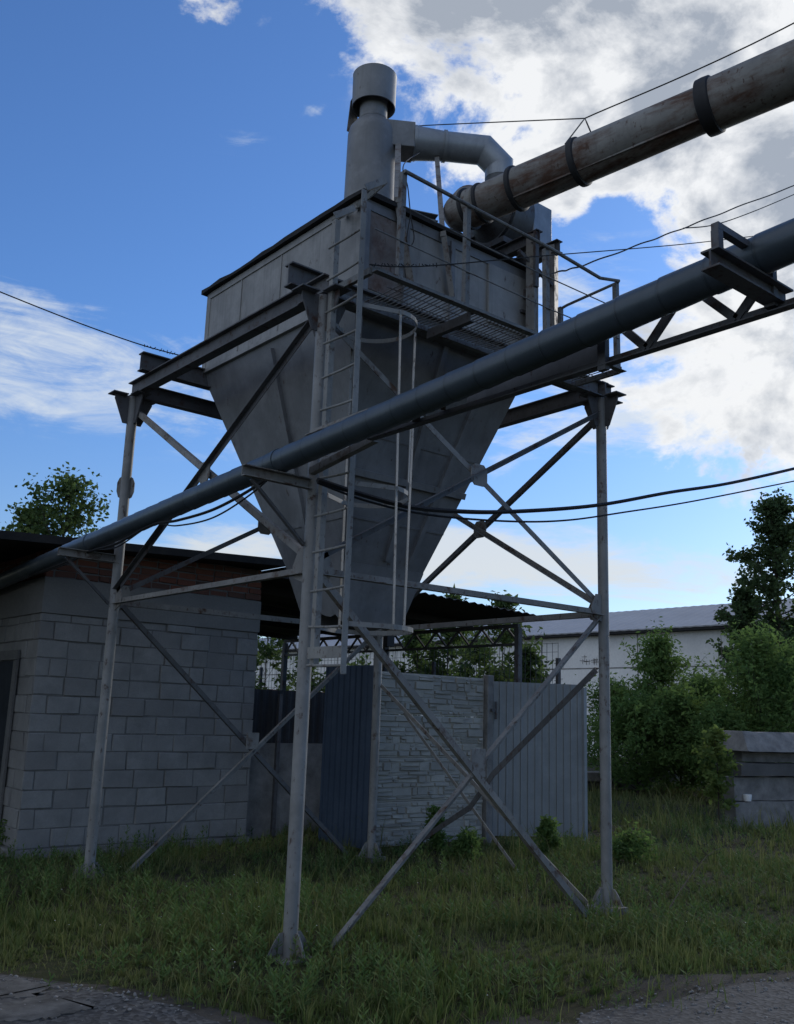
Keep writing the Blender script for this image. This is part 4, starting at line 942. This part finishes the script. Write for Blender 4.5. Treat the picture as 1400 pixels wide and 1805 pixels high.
for n, d0, d1, h_lo, h_hi, w_, seed in ((90000, 3.6, 8.5, .03, .13, .0032, 1), (80000, 8, 14, .04, .16, .005, 2), (50000, 13.5, 30, .06, .26, .011, 3), (7500, 3.8, 12, .15, .40, .0023, 4), (8000, 12, 28, .22, .48, .006, 6)):
    x, y, rng = scatter(n, d0, d1, seed, .85); k = keep(x, y, rng); x, y = x[k][:n], y[k][:n]; n_ = len(x)
    pt = patch(x, y); kk = rng.uniform(0, 1, n_) < .25 + 1.3*patch(x*2.3 + 5, y*2.1); x, y, pt = x[kk], y[kk], pt[kk]; n_ = len(x); h = (h_lo + (h_hi-h_lo)*rng.uniform(0, 1, n_)**1.5)*(.48 + .66*pt); cs = .11 if d1 < 9 else .15 if d1 < 15 else .24
    ci_, cj_ = np.floor(x/cs), np.floor(y/cs); hs = lambda a: (np.sin(ci_*12.9898 + cj_*78.233 + a*37.7)*43758.5453) % 1.0
    tuft = rng.uniform(0, 1, n_) < .72; tx, ty = (ci_ + .15 + .7*hs(1))*cs, (cj_ + .15 + .7*hs(2))*cs
    x = np.where(tuft, tx + (x - (ci_ + .5)*cs)*.42, x); y = np.where(tuft, ty + (y - (cj_ + .5)*cs)*.42, y); th = hs(3); h = h*np.where(tuft, .55 + 1.0*th**1.5, .7)
    az = np.where(tuft, np.arctan2(y - ty, x - tx) + rng.normal(0, .7, n_), rng.uniform(0, 2*math.pi, n_)); ln = rng.uniform(.1, .85, n_)*h
    ex, ey = np.cos(az), np.sin(az); b = np.stack([x, y, gz(x, y) - .01], -1); lean = np.stack([ex*ln, ey*ln, h*0], -1); side = np.stack([-ey, ex, ex*0], -1)*(w_*rng.uniform(.6, 1.4, n_))[:, None]
    up = np.zeros((n_, 3)); up[:, 2] = h
    v = np.empty((n_, 6, 3)); v[:, 0] = b - side; v[:, 1] = b + side; mid = b + up*.55 + lean*.3; v[:, 2] = mid + side*.8; v[:, 3] = mid - side*.8; tip = b + up*rng.uniform(.85, 1, n_)[:, None] + lean; v[:, 4] = tip + side*.12; v[:, 5] = tip - side*.12
    base = (np.arange(n_)*6)[:, None] + off; QS.append(np.stack([np.concatenate([base, base+1, base+2, base+3], 1), np.concatenate([base+3, base+2, base+4, base+5], 1)], 1).reshape(-1, 4)); VS.append(v.reshape(-1, 3)); off += n_*6
    t = np.clip(.22 + .55*(hs(4) - .5)*tuft + .25*rng.normal(0, .6, n_) + .25*(1 - pt) + .22*np.clip((x - 4.5)/3, 0, 1)*(y < 12) + .25*(patch(x*.6 + 1, y*.7) - .5) + (rng.uniform(0, 1, n_) < .12)*.7 + (.45 if w_ < .0024 or seed == 6 else 0), 0, 1); TS.append(np.repeat(t, 2))
structure(fast_mesh('grass', np.concatenate(VS), np.concatenate(QS), np.concatenate(TS), 'grass'), 'stuff')
# tall weeds with narrow leaves along upright stems
VS, QS, TS = [], [], []; off = 0
x, y, rng = scatter(3000, 4.0, 17, 12, 1.3); k = keep(x, y, rng, .7) & (patch(x + 3, y) > .42); x, y = x[k], y[k]
for i in range(len(x)):
    hh = rng.uniform(.07, .30)*rng.uniform(.6, 1)*(1.2 if patch(x[i], y[i]) > .6 else .8); nl = int(8 + hh*40); z = np.linspace(.15, 1, nl)*hh; az = np.arange(nl)*2.4 + rng.uniform(0, 6)
    L = (.022 + .040*np.sin(np.linspace(.5, 2.9, nl)))*rng.uniform(.8, 1.3); el = np.linspace(.1, .9, nl)
    lx, ly = rng.normal(0, .06, 2); b = np.stack([x[i] + lx*z, y[i] + ly*z, gz(x[i], y[i]) + z], -1)
    d = np.stack([np.cos(az)*np.cos(el), np.sin(az)*np.cos(el), np.sin(el)], -1); s = np.stack([-np.sin(az), np.cos(az), az*0], -1)
    v = np.empty((nl, 4, 3)); v[:, 0] = b; v[:, 1] = b + d*L[:, None]*.5 + s*L[:, None]*.14; v[:, 2] = b + d*L[:, None]; v[:, 3] = b + d*L[:, None]*.5 - s*L[:, None]*.14
    st = np.array([[x[i] - .003, y[i], 0], [x[i] + .003, y[i], 0], [x[i] + .002 + lx*hh, y[i] + ly*hh, hh], [x[i] - .002 + lx*hh, y[i] + ly*hh, hh]]); st[:, 2] += gz(x[i], y[i])
    VS += [v.reshape(-1, 3), st]; QS.append(np.arange((nl+1)*4).reshape(-1, 4) + off); off += (nl+1)*4
    TS.append(np.clip(rng.uniform(.0, .8) + rng.normal(0, .12, nl+1), 0, 1))
structure(fast_mesh('weeds', np.concatenate(VS), np.concatenate(QS), np.concatenate(TS), 'weed'), 'stuff')
# tiny pale flower heads
x, y, rng = scatter(500, 4, 18, 15); k = keep(x, y, rng, .6); x, y = x[k][:260], y[k][:260]; n = len(x); z = gz(x, y) + rng.uniform(.08, .3, n); s = rng.uniform(.003, .007, n)
c = np.stack([x, y, z], -1); v = c[:, None, :] + (np.array([[1, 0, 0], [0, 1, .3], [-1, 0, 0], [0, -1, .3]])[None])*s[:, None, None]
structure(fast_mesh('flower_heads', v.reshape(-1, 3), np.arange(n*4).reshape(n, 4), np.zeros(n), 'white'), 'stuff')
# plants one can tell apart
for px, dep, h_, rad, sd, lab in ((967, 11.9, .55, .20, 71, 'leafy weed clump at the foot of the grey-blue gate leaf'), (1105, 12.0, .34, .42, 72, 'low dark rounded bush in the grass right of the right post'), (775, 12.0, .62, .16, 73, 'thin upright weed in front of the stone panel'), (830, 11.6, .34, .26, 74, 'dark bushy weed at the right foot of the stone panel'), (55, 11.9, .4, .3, 75, 'low weed clump at the shed corner')):
    p = ground(px, dep); tree('weed_clump', lab, 'plant', (p.x, p.y, 0), h_, .05, rad, sd, .07, 'leafB', 16, 22, .3, 'weeds one can tell apart', trunk_r=.006, shape='bush', aspect=.35, clump=4)
# dry stalk with seed heads at the right
p0 = onZ(.0, 1180, 1612); p1 = onZ(.0, 1290, 1540)
st = thing('dry_stalk', 'dark dry bent stalk with seed heads in the grass at right', 'plant', tuple(p0))
mb = MB(); pts = [p0.lerp(p1, t) + V((0, 0, .05 + .28*math.sin(t*2.2))) for t in np.linspace(0, 1, 8)]; mb.tube(pts, [.005 - .0005*i for i in range(8)], 5)
for i in range(30):
    q = pts[3 + i % 5]; e = q + V((rg.gauss(0, .07), rg.gauss(0, .07), rg.uniform(.0, .12))); mb.tube([q, e], [.002, .0015], 4); mb.tube([e, e + V((0, 0, .012))], [.006, .004], 5)
mb.build('stem', 'bark', st)

# ------------------------------------------------------------------ sky, clouds and sun
SUN_DIR = ray(2000, 430); SUN_DIR = SUN_DIR/np.linalg.norm(SUN_DIR)
el_ = math.asin(SUN_DIR[2]); az_ = math.atan2(SUN_DIR[0], SUN_DIR[1])     # azimuth from +Y toward +X
sl = bpy.data.lights.new('sun', 'SUN'); sl.energy = 1.2; sl.angle = R(11); sl.color = (1, .93, .82)
so = bpy.data.objects.new('sun', sl); C.objects.link(so); so.rotation_euler = V(-SUN_DIR).to_track_quat('-Z', 'Y').to_euler()
wd = bpy.data.worlds.new('World'); sc.world = wd; wd.use_nodes = True; nt = wd.node_tree
bg = nt.nodes['Background']; STR = .1; bg.inputs['Strength'].default_value = STR
sky = N(nt, 'ShaderNodeTexSky', sky_type='NISHITA'); sky.sun_disc = False; sky.sun_elevation = el_; sky.sun_rotation = az_
sky.air_density = 1.0; sky.dust_density = .3; sky.ozone_density = 1.6
tc = N(nt, 'ShaderNodeTexCoord'); D = tc.outputs['Generated']
def vmath(op, a, b=None):
    n = N(nt, 'ShaderNodeVectorMath', operation=op)
    for s_, v in zip(n.inputs, (a, b)):
        if v is None: continue
        if isinstance(v, (tuple, list)): s_.default_value = v
        else: nt.links.new(v, s_)
    return n
def math_(op, a, b=None, clamp=False):
    n = N(nt, 'ShaderNodeMath', operation=op); n.use_clamp = clamp
    for s_, v in zip(n.inputs, (a, b)):
        if v is None: continue
        if isinstance(v, (int, float)): s_.default_value = v
        else: nt.links.new(v, s_)
    return n.outputs[0]
def blob(px, py, rx, ry, rot=0, w=1.0):
    c = ray(px, py); c /= np.linalg.norm(c); a0 = RC[0] - c*(RC[0] @ c); a0 /= np.linalg.norm(a0); b0 = np.cross(c, a0)
    cs, sn = math.cos(R(rot)), math.sin(R(rot)); a = (a0*cs + b0*sn)*F_PX/rx; b = (-a0*sn + b0*cs)*F_PX/ry
    da = vmath('DOT_PRODUCT', D, tuple(a)).outputs['Value']; db = vmath('DOT_PRODUCT', D, tuple(b)).outputs['Value']; dc = vmath('DOT_PRODUCT', D, tuple(c)).outputs['Value']
    q = math_('ADD', math_('MULTIPLY', da, da), math_('MULTIPLY', db, db)); g = math_('POWER', 2.718, math_('MULTIPLY', q, -1.0))
    return math_('MULTIPLY', math_('MULTIPLY', g, math_('GREATER_THAN', dc, .2)), w)
def total(bl):
    s_ = None
    for b in bl: s_ = b if s_ is None else math_('ADD', s_, b)
    return s_
def wnoise(scale, detail=8, rough=.6, sc3=(1, 1, 1), rot=(0, 0, 0), dist=0, off=(0, 0, 0)):
    mp = N(nt, 'ShaderNodeMapping'); mp.inputs['Scale'].default_value = sc3; mp.inputs['Rotation'].default_value = rot; mp.inputs['Location'].default_value = off
    nt.links.new(D, mp.inputs['Vector']); n = N(nt, 'ShaderNodeTexNoise'); n.inputs['Scale'].default_value = scale; n.inputs['Detail'].default_value = detail; n.inputs['Roughness'].default_value = rough; n.inputs['Distortion'].default_value = dist
    nt.links.new(mp.outputs[0], n.inputs['Vector']); return n.outputs['Fac']
def wramp(f, a, b):
    n = N(nt, 'ShaderNodeMapRange', interpolation_type='SMOOTHSTEP'); n.inputs['From Min'].default_value = a; n.inputs['From Max'].default_value = b; nt.links.new(f, n.inputs['Value']); return n.outputs[0]
SO = SUN_DIR*.035
n_cu = wnoise(6.5, 12, .60, (1, 1, 1.5), dist=.25); n_lit = wnoise(6.5, 6, .60, (1, 1, 1.5), dist=.25, off=tuple(SO)); n_fine = wnoise(22, 8, .66, (1, 1, 1.4)); n_soft = wnoise(3.4, 4, .5, (1, 1, 1.6), off=(3, 1, 2))
# cumulus mass: upper right with a blue gap, plus fleecy cloud on the right
cu = total([blob(1150, 70, 400, 190, 12, .80), blob(1460, 130, 300, 300, 0, .80), blob(800, -30, 240, 100, 10, .62), blob(980, 320, 130, 60, -30, .42), blob(345, -5, 50, 45, 30, .45), blob(760, 330, 60, 70, 10, .26),
            blob(1300, 320, 200, 75, -14, .55), blob(1440, 560, 330, 250, 0, .62), blob(1330, 700, 260, 120, -8, .42), blob(1085, 400, 95, 62, -5, -.75), blob(1010, 360, 34, 60, 12, .55), blob(1210, 335, 60, 30, 0, -.35), blob(1020, 470, 140, 60, 0, -.5)])
cu_d = math_('ADD', cu, math_('MULTIPLY', math_('SUBTRACT', n_cu, .5), 2.7)); cu_d = math_('ADD', cu_d, math_('MULTIPLY', math_('SUBTRACT', n_fine, .5), .8))
cu_m = math_('MULTIPLY', math_('MULTIPLY', wramp(cu_d, .26, .60), wramp(cu, .06, .26)), .97)
emb = math_('MULTIPLY', math_('SUBTRACT', n_cu, n_lit), 3.0)
thick = wramp(math_('ADD', math_('ADD', cu, math_('MULTIPLY', math_('SUBTRACT', n_soft, .5), 1.6)), math_('MULTIPLY', math_('SUBTRACT', n_cu, .5), .9)), .55, 1.35)
thick = math_('MULTIPLY', thick, math_('ADD', math_('MULTIPLY', wramp(math_('ADD', math_('MULTIPLY', n_cu, .65), math_('MULTIPLY', n_soft, .35)), .40, .60), .75), .25))
thick = math_('ADD', math_('ADD', thick, emb), math_('MULTIPLY', math_('SUBTRACT', n_fine, .5), 1.1), True)
# thin veils: streaks at left, pale band on the right, milky horizon
n_ci = wnoise(4.2, 9, .64, (1, 1, 4.2), (R(8), R(-14), R(30)), 1.2); n_ci2 = wnoise(13, 8, .68, (1, 1, 3.4), (R(10), R(-10), R(10)), .8)
ci = total([blob(130, 610, 320, 80, 14, .50), blob(-60, 640, 260, 90, 10, .42), blob(20, 712, 120, 14, 12, .3), blob(1180, 720, 420, 90, -6, .72), blob(1080, 520, 340, 80, 8, .55), blob(558, 196, 22, 12, 0, .30), blob(432, 252, 50, 18, 0, .25),
            blob(430, 962, 260, 34, -3, .62), blob(1000, 1010, 420, 50, 3, .78), blob(750, 965, 300, 50, 0, .5), blob(330, 740, 260, 50, 18, .14)])
ci_x = math_('ADD', ci, math_('ADD', math_('MULTIPLY', math_('SUBTRACT', n_ci, .5), 1.9), math_('MULTIPLY', math_('SUBTRACT', n_ci2, .5), .95)))
ci_m = math_('MULTIPLY', math_('MULTIPLY', wramp(ci_x, .18, .95), wramp(ci, .02, .2)), .85)
# unseen cloud veil added left of and above the camera as fill light
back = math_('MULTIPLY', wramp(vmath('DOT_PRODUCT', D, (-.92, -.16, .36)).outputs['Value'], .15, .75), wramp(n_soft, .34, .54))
sky_c = mix(nt, 1.0, sky.outputs[0], mix(nt, wramp(vmath('DOT_PRODUCT', D, (0, 0, 1)).outputs['Value'], .02, .40), (.68, .78, .98), (.56, .84, 1.25)), 'MULTIPLY')
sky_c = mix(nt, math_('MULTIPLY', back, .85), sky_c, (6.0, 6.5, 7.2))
ci_c = mix(nt, wramp(vmath('DOT_PRODUCT', D, (0, 0, 1)).outputs['Value'], .02, .3), (5.9, 5.8, 5.4), (5.6, 6.1, 6.6))
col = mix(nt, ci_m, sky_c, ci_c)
cu_c = mix(nt, thick, (7.2, 7.3, 7.4), (3.0, 3.35, 3.9))
col = mix(nt, cu_m, col, cu_c)
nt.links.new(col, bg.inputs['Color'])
wd.cycles.sampling_method = 'MANUAL'; wd.cycles.sample_map_resolution = 512
